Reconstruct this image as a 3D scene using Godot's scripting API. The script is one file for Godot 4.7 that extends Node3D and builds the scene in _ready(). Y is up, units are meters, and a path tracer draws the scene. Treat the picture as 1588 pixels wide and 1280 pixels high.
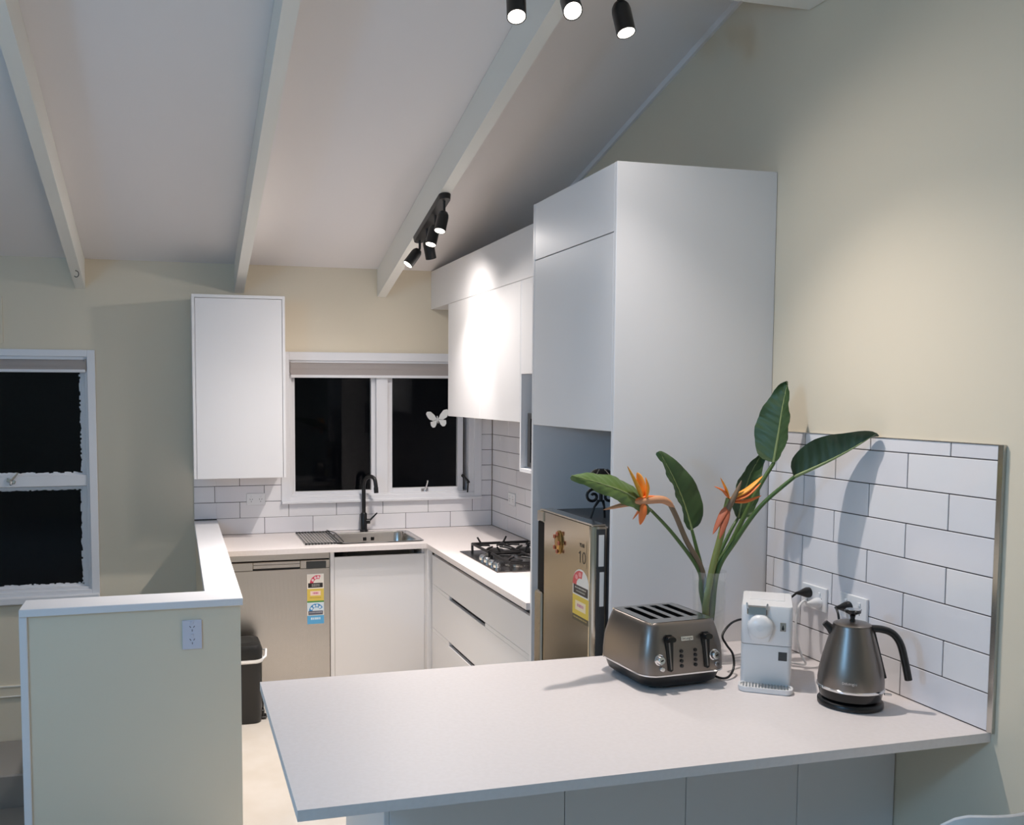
extends Node3D
# Small white kitchen at night: sloped ceiling with beams, spot bars, peninsula bench with appliances.
# x runs right along the back wall (right wall at x = 0), z runs from the back wall towards the viewer, y up, metres.

var M := {}
var counts := {}
var mesh_cache := {}
var WARM := Color(1.0, 0.968, 0.948)
var COOL := Color(0.53, 0.77, 1.0)

# ---------------------------------------------------------------- mesh builder
class MB:
	var st := SurfaceTool.new()
	var g := 1
	func _init():
		st.begin(Mesh.PRIMITIVE_TRIANGLES)
		st.set_smooth_group(-1)
	func flat():
		st.set_smooth_group(-1)
	func smooth():
		g += 1
		st.set_smooth_group(g)
	func tri(a: Vector3, b: Vector3, c: Vector3):
		st.add_vertex(a); st.add_vertex(b); st.add_vertex(c)
	func tri_n(a: Vector3, b: Vector3, c: Vector3, n: Vector3):
		if (b - a).cross(c - a).dot(n) > 0.0: tri(a, c, b)
		else: tri(a, b, c)
	func quad_n(a: Vector3, b: Vector3, c: Vector3, d: Vector3, n: Vector3):
		tri_n(a, b, c, n); tri_n(a, c, d, n)
	# box with chamfered edges
	func box(c: Vector3, s: Vector3, bv := 0.0, xf := Transform3D.IDENTITY):
		flat()
		var h := s / 2.0
		bv = min(bv, min(h.x, min(h.y, h.z)) * 0.9)
		var ctr := xf * c
		if bv <= 0.0:
			var p := []
			for i in 8:
				p.append(xf * (c + Vector3(h.x * (1 if i & 1 else -1), h.y * (1 if i & 2 else -1), h.z * (1 if i & 4 else -1))))
			for f in [[0, 1, 3, 2], [4, 5, 7, 6], [0, 1, 5, 4], [2, 3, 7, 6], [0, 2, 6, 4], [1, 3, 7, 5]]:
				quad_n(p[f[0]], p[f[1]], p[f[2]], p[f[3]], (p[f[0]] + p[f[2]]) / 2.0 - ctr)
			return
		var v := func(sx, sy, sz, ax):
			var q := Vector3(sx * h.x, sy * h.y, sz * h.z)
			if ax != 0: q.x -= sx * bv
			if ax != 1: q.y -= sy * bv
			if ax != 2: q.z -= sz * bv
			return xf * (c + q)
		for ax in 3:
			for s1 in [-1, 1]:
				var q := []
				for k in [[-1, -1], [1, -1], [1, 1], [-1, 1]]:
					var t := [0, 0, 0]
					t[ax] = s1; t[(ax + 1) % 3] = k[0]; t[(ax + 2) % 3] = k[1]
					q.append(v.call(t[0], t[1], t[2], ax))
				quad_n(q[0], q[1], q[2], q[3], (q[0] + q[2]) / 2.0 - ctr)
			for k in [[-1, -1], [1, -1], [1, 1], [-1, 1]]:
				var b := (ax + 1) % 3
				var e := (ax + 2) % 3
				var q := []
				for m in [[-1, b], [1, b], [1, e], [-1, e]]:
					var t := [0, 0, 0]
					t[ax] = m[0]; t[b] = k[0]; t[e] = k[1]
					q.append(v.call(t[0], t[1], t[2], m[1]))
				quad_n(q[0], q[1], q[2], q[3], (q[0] + q[2]) / 2.0 - ctr)
		for i in 8:
			var t := [1 if i & 1 else -1, 1 if i & 2 else -1, 1 if i & 4 else -1]
			var a = v.call(t[0], t[1], t[2], 0)
			tri_n(a, v.call(t[0], t[1], t[2], 1), v.call(t[0], t[1], t[2], 2), a - ctr)
	func box2(a: Vector3, b: Vector3, bv := 0.0):
		box((a + b) / 2.0, (b - a).abs(), bv)
	# rings of points, each ring running from +x towards +z, going up
	func loft(rings: Array, cap0 := true, cap1 := true, crease := 0.6):
		var n: int = rings[0].size()
		smooth()
		for i in rings.size() - 1:
			if i > 0:
				var d0: Vector3 = (rings[i][0] - rings[i - 1][0]).normalized()
				var d1: Vector3 = (rings[i + 1][0] - rings[i][0]).normalized()
				if d0.dot(d1) < 1.0 - crease * 0.5: smooth()
			for j in n:
				var k := (j + 1) % n
				var a: Vector3 = rings[i][j]
				var b: Vector3 = rings[i + 1][j]
				var c: Vector3 = rings[i + 1][k]
				var d: Vector3 = rings[i][k]
				if not a.is_equal_approx(d): tri(a, d, c)
				if not b.is_equal_approx(c): tri(a, c, b)
		flat()
		for e in [0, 1]:
			if (e == 0 and not cap0) or (e == 1 and not cap1): continue
			var r = rings[0] if e == 0 else rings[-1]
			var ctr := Vector3.ZERO
			for q in r: ctr += q
			ctr /= n
			for j in n:
				var k := (j + 1) % n
				if e == 0: tri(ctr, r[k], r[j])
				else: tri(ctr, r[j], r[k])
	func lathe(prof: Array, seg := 32, xf := Transform3D.IDENTITY, cap0 := true, cap1 := true):
		var rings := []
		for p in prof:
			var r := []
			for j in seg:
				var t := TAU * j / seg
				r.append(xf * Vector3(p[0] * cos(t), p[1], p[0] * sin(t)))
			rings.append(r)
		loft(rings, cap0, cap1)
	# tube along points; radius a number or one per point; flat squashes the ring along its second axis
	func tube(pts: Array, rad, seg := 10, squash := 1.0, up := Vector3(0.13, 1, 0.21)):
		var rings := []
		var nrm := up
		for i in pts.size():
			var a: Vector3 = pts[max(i - 1, 0)]
			var b: Vector3 = pts[min(i + 1, pts.size() - 1)]
			var t := (b - a).normalized()
			if i == 0 and absf(t.dot(nrm.normalized())) > 0.95: nrm = Vector3(1, 0.1, 0.2)
			nrm = (nrm - t * nrm.dot(t)).normalized()
			var bi := nrm.cross(t)
			var r: float = rad[i] if rad is Array else rad
			var ring := []
			for j in seg:
				var w := TAU * j / seg
				ring.append(pts[i] + (nrm * cos(w) * squash + bi * sin(w)) * r)
			rings.append(ring)
		loft(rings)
	# polygon in xy, extruded from z0 to z1
	func prism(poly: PackedVector2Array, z0: float, z1: float, xf := Transform3D.IDENTITY):
		flat()
		var idx := Geometry2D.triangulate_polygon(poly)
		var n0: Vector3 = xf.basis * Vector3(0, 0, -1)
		for i in range(0, idx.size(), 3):
			var q := []
			for z in [z0, z1]:
				for k in 3: q.append(xf * Vector3(poly[idx[i + k]].x, poly[idx[i + k]].y, z))
			tri_n(q[0], q[1], q[2], n0); tri_n(q[3], q[4], q[5], -n0)
		var sgn := -1.0 if Geometry2D.is_polygon_clockwise(poly) else 1.0
		for i in poly.size():
			var a := poly[i]
			var b := poly[(i + 1) % poly.size()]
			var n := Vector3(b.y - a.y, a.x - b.x, 0) * sgn
			quad_n(xf * Vector3(a.x, a.y, z0), xf * Vector3(b.x, b.y, z0), xf * Vector3(b.x, b.y, z1), xf * Vector3(a.x, a.y, z1), xf.basis * n)
	func done() -> ArrayMesh:
		st.generate_normals()
		return st.commit()

func rrect(w: float, d: float, r: float, y: float, c := Vector2.ZERO, n := 5) -> Array:
	var out := []
	r = min(r, min(w, d) * 0.499)
	for q in 4:
		var cx := (w / 2 - r) * (1 if q in [0, 3] else -1)
		var cz := (d / 2 - r) * (1 if q in [0, 1] else -1)
		for k in n + 1:
			var t := PI / 2 * (q + float(k) / n)
			out.append(Vector3(c.x + cx + r * cos(t), y, c.y + cz + r * sin(t)))
	return out

func spline(pts: Array, n := 8) -> Array:
	var out := []
	for i in pts.size() - 1:
		var p0: Vector3 = pts[max(i - 1, 0)]
		var p3: Vector3 = pts[min(i + 2, pts.size() - 1)]
		for k in n:
			out.append((pts[i] as Vector3).cubic_interpolate(pts[i + 1], p0, p3, float(k) / n))
	out.append(pts[-1])
	return out

# ---------------------------------------------------------------- nodes
func uniq(parent: Node, called: String) -> String:
	var k := str(parent.get_instance_id()) + called
	counts[k] = counts.get(k, -1) + 1
	return called if counts[k] == 0 else "%s_%03d" % [called, counts[k]]

func put(parent: Node, called: String, mesh: Mesh, m: Material, at := Transform3D.IDENTITY) -> MeshInstance3D:
	var o := MeshInstance3D.new()
	o.name = uniq(parent, called)
	o.mesh = mesh
	o.material_override = m
	o.transform = at
	parent.add_child(o, true)
	return o

func thing(called: String, label: String, category: String, at := Vector3.ZERO, turn := 0.0, group := "") -> Node3D:
	var o := Node3D.new()
	o.name = uniq(self, called)
	o.position = at
	o.rotation_degrees.y = turn
	add_child(o, true)
	o.set_meta("label", label)
	o.set_meta("category", category)
	if group: o.set_meta("group", group)
	return o

func setting(called: String) -> Node3D:
	var o := Node3D.new()
	o.name = uniq(self, called)
	add_child(o, true)
	o.set_meta("kind", "structure")
	return o

func pbox(parent: Node, called: String, a: Vector3, b: Vector3, m: Material, bv := 0.0015) -> MeshInstance3D:
	var s := (b - a).abs()
	var key := "%.4f %.4f %.4f %.4f" % [s.x, s.y, s.z, bv]
	if not mesh_cache.has(key):
		var mb := MB.new()
		mb.box(Vector3.ZERO, s, bv)
		mesh_cache[key] = mb.done()
	return put(parent, called, mesh_cache[key], m, Transform3D(Basis.IDENTITY, (a + b) / 2.0))

func plathe(parent: Node, called: String, prof: Array, m: Material, at := Transform3D.IDENTITY, seg := 32) -> MeshInstance3D:
	var mb := MB.new()
	mb.lathe(prof, seg)
	return put(parent, called, mb.done(), m, at)

func ptube(parent: Node, called: String, pts: Array, rad, m: Material, seg := 10) -> MeshInstance3D:
	var mb := MB.new()
	mb.tube(pts, rad, seg)
	return put(parent, called, mb.done(), m)

func at(x: float, y: float, z: float) -> Transform3D:
	return Transform3D(Basis.IDENTITY, Vector3(x, y, z))

# transform whose y axis points along d
func along(p: Vector3, d: Vector3) -> Transform3D:
	var y := d.normalized()
	var x := y.cross(Vector3(0.3, 0.2, 1)).normalized()
	return Transform3D(Basis(x, y, x.cross(y)), p)

func lettering(parent: Node, text: String, size: float, m: Material, xf: Transform3D, called := "lettering"):
	var t := TextMesh.new()
	t.text = text
	t.font_size = 32
	t.pixel_size = size / 32.0
	t.depth = 0.0006
	var f := SystemFont.new()
	f.font_names = PackedStringArray(["Droid Sans"])
	t.font = f
	return put(parent, called, t, m, xf)

# ---------------------------------------------------------------- materials
func mat(key: String, col: Color, rough := 0.5, metal := 0.0) -> StandardMaterial3D:
	var m := StandardMaterial3D.new()
	m.albedo_color = col
	m.roughness = rough
	m.metallic = metal
	M[key] = m
	return m

func noise(freq: float, lo: Color, hi: Color, seed_: int, size := 512) -> NoiseTexture2D:
	var n := FastNoiseLite.new()
	n.seed = seed_
	n.frequency = freq
	n.fractal_octaves = 4
	var t := NoiseTexture2D.new()
	t.width = size; t.height = size
	t.seamless = true
	t.noise = n
	var g := Gradient.new()
	g.set_color(0, lo); g.set_color(1, hi)
	t.color_ramp = g
	return t

func grain(m: StandardMaterial3D, tex: Texture2D, scale: Vector3):
	m.albedo_texture = tex
	m.uv1_triplanar = true
	m.uv1_world_triplanar = true
	m.uv1_scale = scale

func materials():
	mat("wall", Color8(229, 217, 194), 0.62)
	mat("ceiling", Color8(241, 236, 234), 0.8)
	mat("beam", Color8(238, 235, 226), 0.55)
	mat("trim", Color8(232, 231, 233), 0.4)
	mat("cabinet", Color8(233, 231, 231), 0.36)
	mat("carcass", Color8(228, 228, 230), 0.45)
	var st := mat("stone", Color8(236, 228, 225), 0.42)
	st.metallic_specular = 0.35
	grain(st, noise(0.09, Color(0.978, 0.975, 0.972), Color(1, 1, 1), 8), Vector3.ONE * 1.2)
	for i in 3:
		mat("tile%d" % i, [Color8(235, 232, 233), Color8(232, 229, 231), Color8(237, 234, 234)][i], 0.12)
	mat("grout", Color8(86, 80, 80), 0.9)
	var fl := mat("floor", Color8(208, 203, 197), 0.3)
	grain(fl, noise(0.012, Color(0.95, 0.94, 0.92), Color(1, 1, 1), 21), Vector3.ONE * 0.7)
	var ss := mat("steel", Color8(198, 193, 187), 0.27, 0.95)
	grain(ss, noise(0.02, Color(0.94, 0.94, 0.94), Color(1, 1, 1), 12), Vector3(40, 0.6, 40))
	mat("steel_smooth", Color8(200, 196, 190), 0.2, 1.0)
	mat("champagne", Color8(188, 181, 168), 0.17, 0.97)
	mat("chrome", Color8(225, 225, 226), 0.06, 1.0)
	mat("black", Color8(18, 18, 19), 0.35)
	mat("black_gloss", Color8(12, 12, 13), 0.1)
	mat("lamp_black", Color8(30, 27, 26), 0.38)
	var fg := mat("recess_black", Color8(22, 22, 23), 0.6)  # dark colour put in for the hollow of the fridge handle recess
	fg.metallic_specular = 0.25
	mat("iron", Color8(22, 20, 21), 0.4)
	mat("hob_steel", Color8(138, 133, 130), 0.22, 1.0)
	mat("graphite", Color8(134, 126, 120), 0.33, 0.9)
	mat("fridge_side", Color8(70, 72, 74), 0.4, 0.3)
	mat("plastic_white", Color8(238, 237, 236), 0.25)
	mat("outlet", Color8(240, 239, 238), 0.3)
	mat("outlet_violet", Color8(214, 214, 226), 0.35)
	mat("bin", Color8(26, 26, 26), 0.35)
	mat("bag", Color8(236, 236, 236), 0.5)
	mat("blind", Color8(168, 160, 156), 0.85)
	mat("stair", Color8(150, 146, 140), 0.9)
	mat("gold", Color8(176, 138, 84), 0.3, 0.9)
	mat("red", Color8(214, 60, 70), 0.5)
	mat("paper", Color8(235, 235, 232), 0.6)
	var g := mat("pane", Color(0.03, 0.035, 0.04, 0.12), 0.0)
	g.transparency = BaseMaterial3D.TRANSPARENCY_ALPHA
	g.metallic_specular = 0.22
	var v := mat("glass", Color(0.97, 1.0, 0.98), 0.0)
	v.transparency = BaseMaterial3D.TRANSPARENCY_ALPHA
	v.albedo_color.a = 0.03
	var wa := mat("water", Color(0.55, 0.66, 0.45, 0.05), 0.0)
	wa.transparency = BaseMaterial3D.TRANSPARENCY_ALPHA
	wa.metallic_specular = 0.3
	for i in 3:
		var lf := mat("leaf%d" % i, [Color8(54, 78, 42), Color8(46, 66, 40), Color8(82, 108, 52)][i], 0.4)
		lf.backlight_enabled = true
		lf.backlight = Color(0.05, 0.09, 0.02)
	mat("rib", Color8(128, 142, 92), 0.45)
	mat("stem", Color8(74, 100, 48), 0.42)
	mat("stem_pale", Color8(128, 136, 72), 0.45)
	mat("stem_flower", Color8(120, 100, 78), 0.5)
	mat("spathe", Color8(204, 148, 110), 0.5)
	mat("spathe_green", Color8(150, 128, 84), 0.5)
	mat("sepal", Color8(252, 168, 58), 0.5)
	mat("sepal_red", Color8(238, 124, 58), 0.5)
	mat("sepal_dry", Color8(176, 96, 66), 0.6)
	mat("petal_blue", Color8(74, 62, 110), 0.5)
	var l := mat("lamp", Color(1, 1, 1), 0.5)
	l.emission_enabled = true
	l.emission = Color(1.0, 0.96, 0.9)
	l.emission_energy_multiplier = 6.0
	var r := mat("room_lamp", Color(1, 1, 1), 0.5)
	r.emission_enabled = true
	r.emission = COOL
	r.emission_energy_multiplier = 1.2

# ---------------------------------------------------------------- scene
func _ready():
	camera_and_light()
	materials()
	shell()
	windows()
	splashbacks()
	cabinets()
	worktops()
	appliances_back()
	fridge_bay()
	light_fittings()
	bench_things()
	plant()
	small_things()

func camera_and_light():
	var cam := Camera3D.new()
	cam.name = "camera"
	var yaw := 0.2581
	var pitch := -0.0678
	var roll := 0.0013
	var f := Vector3(sin(yaw) * cos(pitch), sin(pitch), -cos(yaw) * cos(pitch))
	var r0 := Vector3(cos(yaw), 0, sin(yaw))
	var u0 := r0.cross(f)
	var r := r0 * cos(roll) + u0 * sin(roll)
	var u := u0 * cos(roll) - r0 * sin(roll)
	cam.transform = Transform3D(Basis(r, u, -f), Vector3(-2.0312, 1.7766, 5.8542))
	cam.projection = Camera3D.PROJECTION_FRUSTUM
	cam.near = 0.05
	cam.far = 60.0
	cam.size = 0.05 * 1280.0 / 1448.134
	cam.frustum_offset = Vector2(139.01, 68.36) / 1448.134 * 0.05
	add_child(cam)
	var we := WorldEnvironment.new()
	we.name = "night"
	var e := Environment.new()
	e.background_mode = Environment.BG_COLOR
	e.background_color = Color(0.012, 0.014, 0.02)
	e.tonemap_mode = Environment.TONE_MAPPER_LINEAR
	e.tonemap_exposure = 1.25
	e.sdfgi_enabled = true
	e.ssao_enabled = true
	e.ssil_enabled = true
	we.environment = e
	add_child(we)
	# the living room's cool globe pendant, left of the viewer
	var al := OmniLight3D.new()
	al.name = "living_room_light"
	al.position = Vector3(-4.0, 2.2, 5.2)
	al.light_color = COOL
	al.light_energy = 1.4
	al.light_size = 0.15
	al.omni_range = 16.0
	al.omni_attenuation = 2.0
	al.shadow_enabled = true
	add_child(al)

func ceil_y(z: float) -> float:
	return 2.56 + 0.245 * z if z < 3.2 else 3.344 - 0.245 * (z - 3.2)

func shell():
	var zb := 8.2
	# floor with the stairwell left open
	var fl := setting("floor")
	var mb := MB.new()
	mb.box2(Vector3(-1.93, -0.14, 0), Vector3(0, 0, 2.27))
	mb.box2(Vector3(-4.6, -0.14, 2.27), Vector3(0, 0, zb))
	mb.box2(Vector3(-4.6, -0.14, 0), Vector3(-3.7, 0, 2.27))
	put(fl, "floor_slab", mb.done(), M.floor)
	var wb := setting("wall_back")
	mb = MB.new()
	for q in [[-4.6, -3.9, -1.6, 2.7], [-3.9, -2.53, -1.6, 0.6], [-3.9, -2.53, 1.99, 2.7], [-2.53, -1.35, -1.6, 2.7], [-1.35, -0.13, -1.6, 1.115], [-1.35, -0.13, 1.985, 2.7], [-0.13, 0.0, -1.6, 2.7]]:
		mb.box2(Vector3(q[0], q[2], -0.14), Vector3(q[1], q[3], 0))
	put(wb, "wall_body", mb.done(), M.wall)
	pbox(wb, "batten", Vector3(-3.02, 2.06, 0), Vector3(-2.985, 2.33, 0.012), M.wall)
	var gable := PackedVector2Array([Vector2(-0.14, -1.6), Vector2(zb + 0.14, -1.6), Vector2(zb + 0.14, 2.2), Vector2(3.2, 3.42), Vector2(-0.14, 2.62)])
	var side := Basis(Vector3(0, 0, 1), Vector3(0, 1, 0), Vector3(-1, 0, 0))
	var wr := setting("wall_right")
	mb = MB.new()
	mb.prism(gable, -0.14, 0.0, Transform3D(side, Vector3.ZERO))
	put(wr, "wall_body", mb.done(), M.wall)
	var wl := setting("wall_left")
	mb = MB.new()
	mb.prism(gable, 0.0, 0.14, Transform3D(side, Vector3(-4.6, 0, 0)))
	put(wl, "wall_body", mb.done(), M.wall)
	var wf := setting("wall_front")
	pbox(wf, "wall_body", Vector3(-4.6, -0.14, zb), Vector3(0, 2.3, zb + 0.14), M.wall, 0)
	# stairwell sides
	var ws := setting("wall_stairwell")
	mb = MB.new()
	mb.box2(Vector3(-1.93, -1.6, 0), Vector3(-1.80, -0.14, 2.27))
	mb.box2(Vector3(-3.7, -1.6, 2.14), Vector3(-1.93, -0.14, 2.27))
	mb.box2(Vector3(-3.83, -1.6, 0), Vector3(-3.7, -0.14, 2.27))
	mb.box2(Vector3(-3.83, -1.7, 0), Vector3(-1.80, -1.6, 2.27))
	put(ws, "wall_body", mb.done(), M.wall)
	var sb := setting("baseboard_back")
	pbox(sb, "board", Vector3(-3.7, -0.02, 0), Vector3(-1.93, 0.052, 0.01), M.wall, 0.001)
	for y in [-0.018, 0.043]:
		pbox(sb, "bead", Vector3(-3.7, y, 0.01), Vector3(-1.93, y + 0.008, 0.016), M.beam, 0.002)
	# ceiling: two slopes
	var ce := setting("ceiling")
	for q in [[0.0, 3.2], [3.2, zb]]:
		mb = MB.new()
		mb.prism(PackedVector2Array([Vector2(q[0], ceil_y(q[0])), Vector2(q[1], ceil_y(q[1])), Vector2(q[1], ceil_y(q[1]) + 0.08), Vector2(q[0], ceil_y(q[0]) + 0.08)]), 0.0, 4.6, Transform3D(side, Vector3.ZERO))
		put(ce, "ceiling_board", mb.done(), M.ceiling)
	# thin cover strip where the ceiling meets the right wall
	var t1 := setting("trim_1")
	mb = MB.new()
	mb.prism(PackedVector2Array([Vector2(0, 2.562), Vector2(3.13, 3.327), Vector2(3.13, 3.30), Vector2(0, 2.535)]), 0.0, 0.014, Transform3D(side, Vector3.ZERO))
	put(t1, "strip", mb.done(), M.ceiling)
	# rafters
	var bl := ["white ceiling beam nearest the kitchen window corner, carrying a black spotlight bar", "white ceiling beam that comes down on the single left wall cabinet", "white ceiling beam at the left, ending beside the left window with a small hook"]
	var xs := [-0.755, -1.645, -2.56]
	for i in 3:
		var o := thing("ceiling_beam", bl[i], "beam", Vector3(xs[i], 0, 0), 0, "sloping white ceiling beams")
		mb = MB.new()
		mb.prism(PackedVector2Array([Vector2(0.001, 2.385), Vector2(3.13, 3.152), Vector2(3.13, 3.325), Vector2(0.001, 2.559)]), -0.028, 0.028, Transform3D(side, Vector3.ZERO))
		put(o, "rafter", mb.done(), M.beam)
		mb = MB.new()
		mb.prism(PackedVector2Array([Vector2(3.27, 3.15), Vector2(zb, 1.943), Vector2(zb, 2.115), Vector2(3.27, 3.325)]), -0.028, 0.028, Transform3D(side, Vector3.ZERO))
		put(o, "rafter", mb.done(), M.beam)
	var rb := thing("ridge_beam", "cream ridge beam across the top of the ceiling at the right wall", "beam", Vector3(0, 3.03, 3.2))
	pbox(rb, "timber", Vector3(-4.6, 0, -0.07), Vector3(-0.001, 0.29, 0.07), M.beam, 0.004)
	# half wall round the stairwell
	var hw := setting("wall_half")
	mb = MB.new()
	mb.box2(Vector3(-1.925, -0.14, 0.001), Vector3(-1.803, 0.967, 2.255))
	mb.box2(Vector3(-2.575, -0.14, 2.125), Vector3(-1.925, 0.967, 2.255))
	put(hw, "wall_body", mb.done(), M.wall)
	mb = MB.new()
	mb.box2(Vector3(-1.933, 0.967, 0.012), Vector3(-1.794, 0.995, 2.11), 0.002)
	mb.box2(Vector3(-2.59, 0.967, 2.11), Vector3(-1.794, 0.995, 2.277), 0.002)
	put(hw, "cap", mb.done(), M.trim)
	pbox(hw, "end_trim", Vector3(-2.592, 0, 2.113), Vector3(-2.565, 0.967, 2.267), M.trim, 0.002)
	# stairs going down behind the half wall
	var sr := thing("staircase", "grey stairs going down behind the half wall at the left edge", "stairs", Vector3(-2.8, 0, 0))
	for k in 4:
		var zz := 0.005 + (0.0 if k == 0 else 0.55 + 0.27 * (k - 1))
		pbox(sr, "step", Vector3(-0.88, -1.6, zz), Vector3(0.868, -0.28 - 0.175 * k, 0.55 + 0.27 * k), M.stair, 0.008)
	var sh := thing("bundle", "small black bundle on the dark stair at the left edge", "bundle", Vector3(-2.885, -0.63, 0.95))
	mb = MB.new()
	mb.loft([rrect(0.06, 0.05, 0.02, 0.0), rrect(0.09, 0.08, 0.03, 0.02), rrect(0.09, 0.08, 0.03, 0.07), rrect(0.05, 0.05, 0.02, 0.09)])
	put(sh, "body", mb.done(), M.black)
	sh.position.y = -0.63

func sash(w: Node3D, x0: float, x1: float, y0: float, y1: float, z: float, fr: float) -> Node3D:
	var mb := MB.new()
	mb.box2(Vector3(x0, y0, z - 0.02), Vector3(x0 + fr, y1, z + 0.02), 0.002)
	mb.box2(Vector3(x1 - fr, y0, z - 0.02), Vector3(x1, y1, z + 0.02), 0.002)
	mb.box2(Vector3(x0 + fr, y0, z - 0.02), Vector3(x1 - fr, y0 + fr, z + 0.02), 0.002)
	mb.box2(Vector3(x0 + fr, y1 - fr, z - 0.02), Vector3(x1 - fr, y1, z + 0.02), 0.002)
	var s := put(w, "sash", mb.done(), M.trim)
	pbox(s, "pane", Vector3(x0 + fr - 0.004, y0 + fr - 0.004, z - 0.003), Vector3(x1 - fr + 0.004, y1 - fr + 0.004, z + 0.002), M.pane, 0)
	return s

func frame4(x0: float, x1: float, y0: float, y1: float, z0: float, z1: float, l: float, r: float, b: float, t: float) -> ArrayMesh:
	var mb := MB.new()
	mb.box2(Vector3(x0, y0, z0), Vector3(x0 + l, y1, z1), 0.002)
	mb.box2(Vector3(x1 - r, y0, z0), Vector3(x1, y1, z1), 0.002)
	mb.box2(Vector3(x0 + l, y0, z0), Vector3(x1 - r, y0 + b, z1), 0.002)
	mb.box2(Vector3(x0 + l, y1 - t, z0), Vector3(x1 - r, y1, z1), 0.002)
	return mb.done()

func latch(w: Node3D, p: Vector3, turn: float):
	var mb := MB.new()
	mb.box(Vector3(0, 0, 0.006), Vector3(0.05, 0.022, 0.01), 0.003)
	mb.tube([Vector3(0, 0, 0.008), Vector3(0.004, 0.012, 0.02), Vector3(0.02, 0.05, 0.026), Vector3(0.022, 0.062, 0.026)], [0.007, 0.006, 0.005, 0.007], 8)
	mb.tube([Vector3(0, 0, 0.01), Vector3(0.006, -0.02, 0.02)], [0.008, 0.006], 8)
	put(w, "latch", mb.done(), M.chrome, Transform3D(Basis(Vector3(0, 0, 1), turn), p))

func windows():
	# window_1: kitchen window over the sink
	var w := setting("window_1")
	put(w, "architrave", frame4(-1.40, -0.085, 1.09, 2.032, 0.0, 0.016, 0.055, 0.05, 0.035, 0.052), M.trim)
	put(w, "window_frame", frame4(-1.35, -0.13, 1.115, 1.985, -0.12, 0.002, 0.02, 0.04, 0.02, 0.02), M.trim)
	pbox(w, "mullion", Vector3(-0.79, 1.13, -0.10), Vector3(-0.715, 1.97, 0.0), M.trim, 0.002)
	sash(w, -1.335, -0.79, 1.125, 1.97, -0.05, 0.028)
	sash(w, -0.715, -0.20, 1.125, 1.97, -0.05, 0.036)
	pbox(w, "window_sill", Vector3(-1.40, 1.083, 0.0), Vector3(-0.085, 1.10, 0.035), M.trim, 0.003)
	latch(w, Vector3(-0.465, 1.145, -0.028), 0.1)
	# casement stay at the right jamb
	var mb := MB.new()
	mb.tube([Vector3(-0.205, 1.235, -0.02), Vector3(-0.20, 1.225, 0.0), Vector3(-0.178, 1.20, 0.012), Vector3(-0.175, 1.19, 0.01)], [0.012, 0.009, 0.008, 0.012], 8)
	mb.tube([Vector3(-0.176, 1.195, 0.01), Vector3(-0.181, 1.105, 0.006)], 0.0045, 8)
	put(w, "stay", mb.done(), M.black)
	roller(Vector3(-1.342, 1.872, -0.012), 1.17, 1.972, "grey roller blind rolled up above the kitchen sink window")
	# window_2: left window beside the stairs
	w = setting("window_2")
	put(w, "architrave", frame4(-3.95, -2.487, 0.575, 2.028, 0.0, 0.016, 0.05, 0.045, 0.03, 0.04), M.trim)
	put(w, "window_frame", frame4(-3.9, -2.53, 0.6, 1.99, -0.12, 0.002, 0.02, 0.018, 0.02, 0.02), M.trim)
	pbox(w, "mullion", Vector3(-3.88, 1.225, -0.10), Vector3(-2.548, 1.29, 0.0), M.trim, 0.002)
	sash(w, -3.88, -2.548, 1.275, 1.97, -0.04, 0.022)
	sash(w, -3.88, -2.548, 0.60, 1.235, -0.045, 0.03)
	pbox(w, "window_sill", Vector3(-3.95, 0.535, 0.0), Vector3(-2.487, 0.58, 0.04), M.trim, 0.006)
	# ragged paint left round the lower and upper panes
	var rng := RandomNumberGenerator.new()
	rng.seed = 4
	for q in [[0.63, 1.205, -0.042, 0.03], [1.297, 1.948, -0.037, 0.022]]:
		mb = MB.new()
		var xr: float = -2.548 - q[3]
		var y: float = q[0]
		while y < q[1]:
			var d := rng.randf_range(0.004, 0.014)
			mb.box2(Vector3(xr - d, y, q[2]), Vector3(xr + 0.001, y + 0.0125, q[2] + 0.004))
			y += 0.0125
		var x := -3.2
		while x < xr:
			var d2 := rng.randf_range(0.003, 0.012)
			mb.box2(Vector3(x, q[0] - 0.001, q[2]), Vector3(x + 0.0125, q[0] + d2, q[2] + 0.004))
			mb.box2(Vector3(x, q[1] - d2 * 0.7, q[2]), Vector3(x + 0.0125, q[1] + 0.004, q[2] + 0.004))
			x += 0.0125
		var pe := put(w, "paint_edge", mb.done(), M.trim)
		pe.set_meta("kind", "stuff")
	latch(w, Vector3(-2.965, 1.262, 0.0), -0.35)
	roller(Vector3(-3.85, 1.895, -0.012), 1.312, 1.975, "grey roller blind rolled up at the top of the left window")

func roller(p: Vector3, len: float, top: float, label: String):
	var o := thing("roller_blind", label, "blind", p, 0, "rolled-up roller blinds")
	var h := top - p.y
	var mb := MB.new()
	mb.lathe([[0.032, 0.006], [0.032, len - 0.006]], 20, Transform3D(Basis(Vector3(0, 0, 1), -PI / 2), Vector3(0, h - 0.034, 0)))
	put(o, "fabric_roll", mb.done(), M.blind)
	pbox(o, "fabric_drop", Vector3(0.006, 0.014, 0.024), Vector3(len - 0.006, h - 0.04, 0.028), M.blind, 0.001)
	pbox(o, "bottom_rail", Vector3(0.004, 0.0, 0.018), Vector3(len - 0.004, 0.018, 0.034), M.trim, 0.004)
	for x in [0.0, len - 0.006]:
		pbox(o, "bracket", Vector3(x, h - 0.07, -0.03), Vector3(x + 0.006, h, 0.03), M.blind, 0.001)

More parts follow.
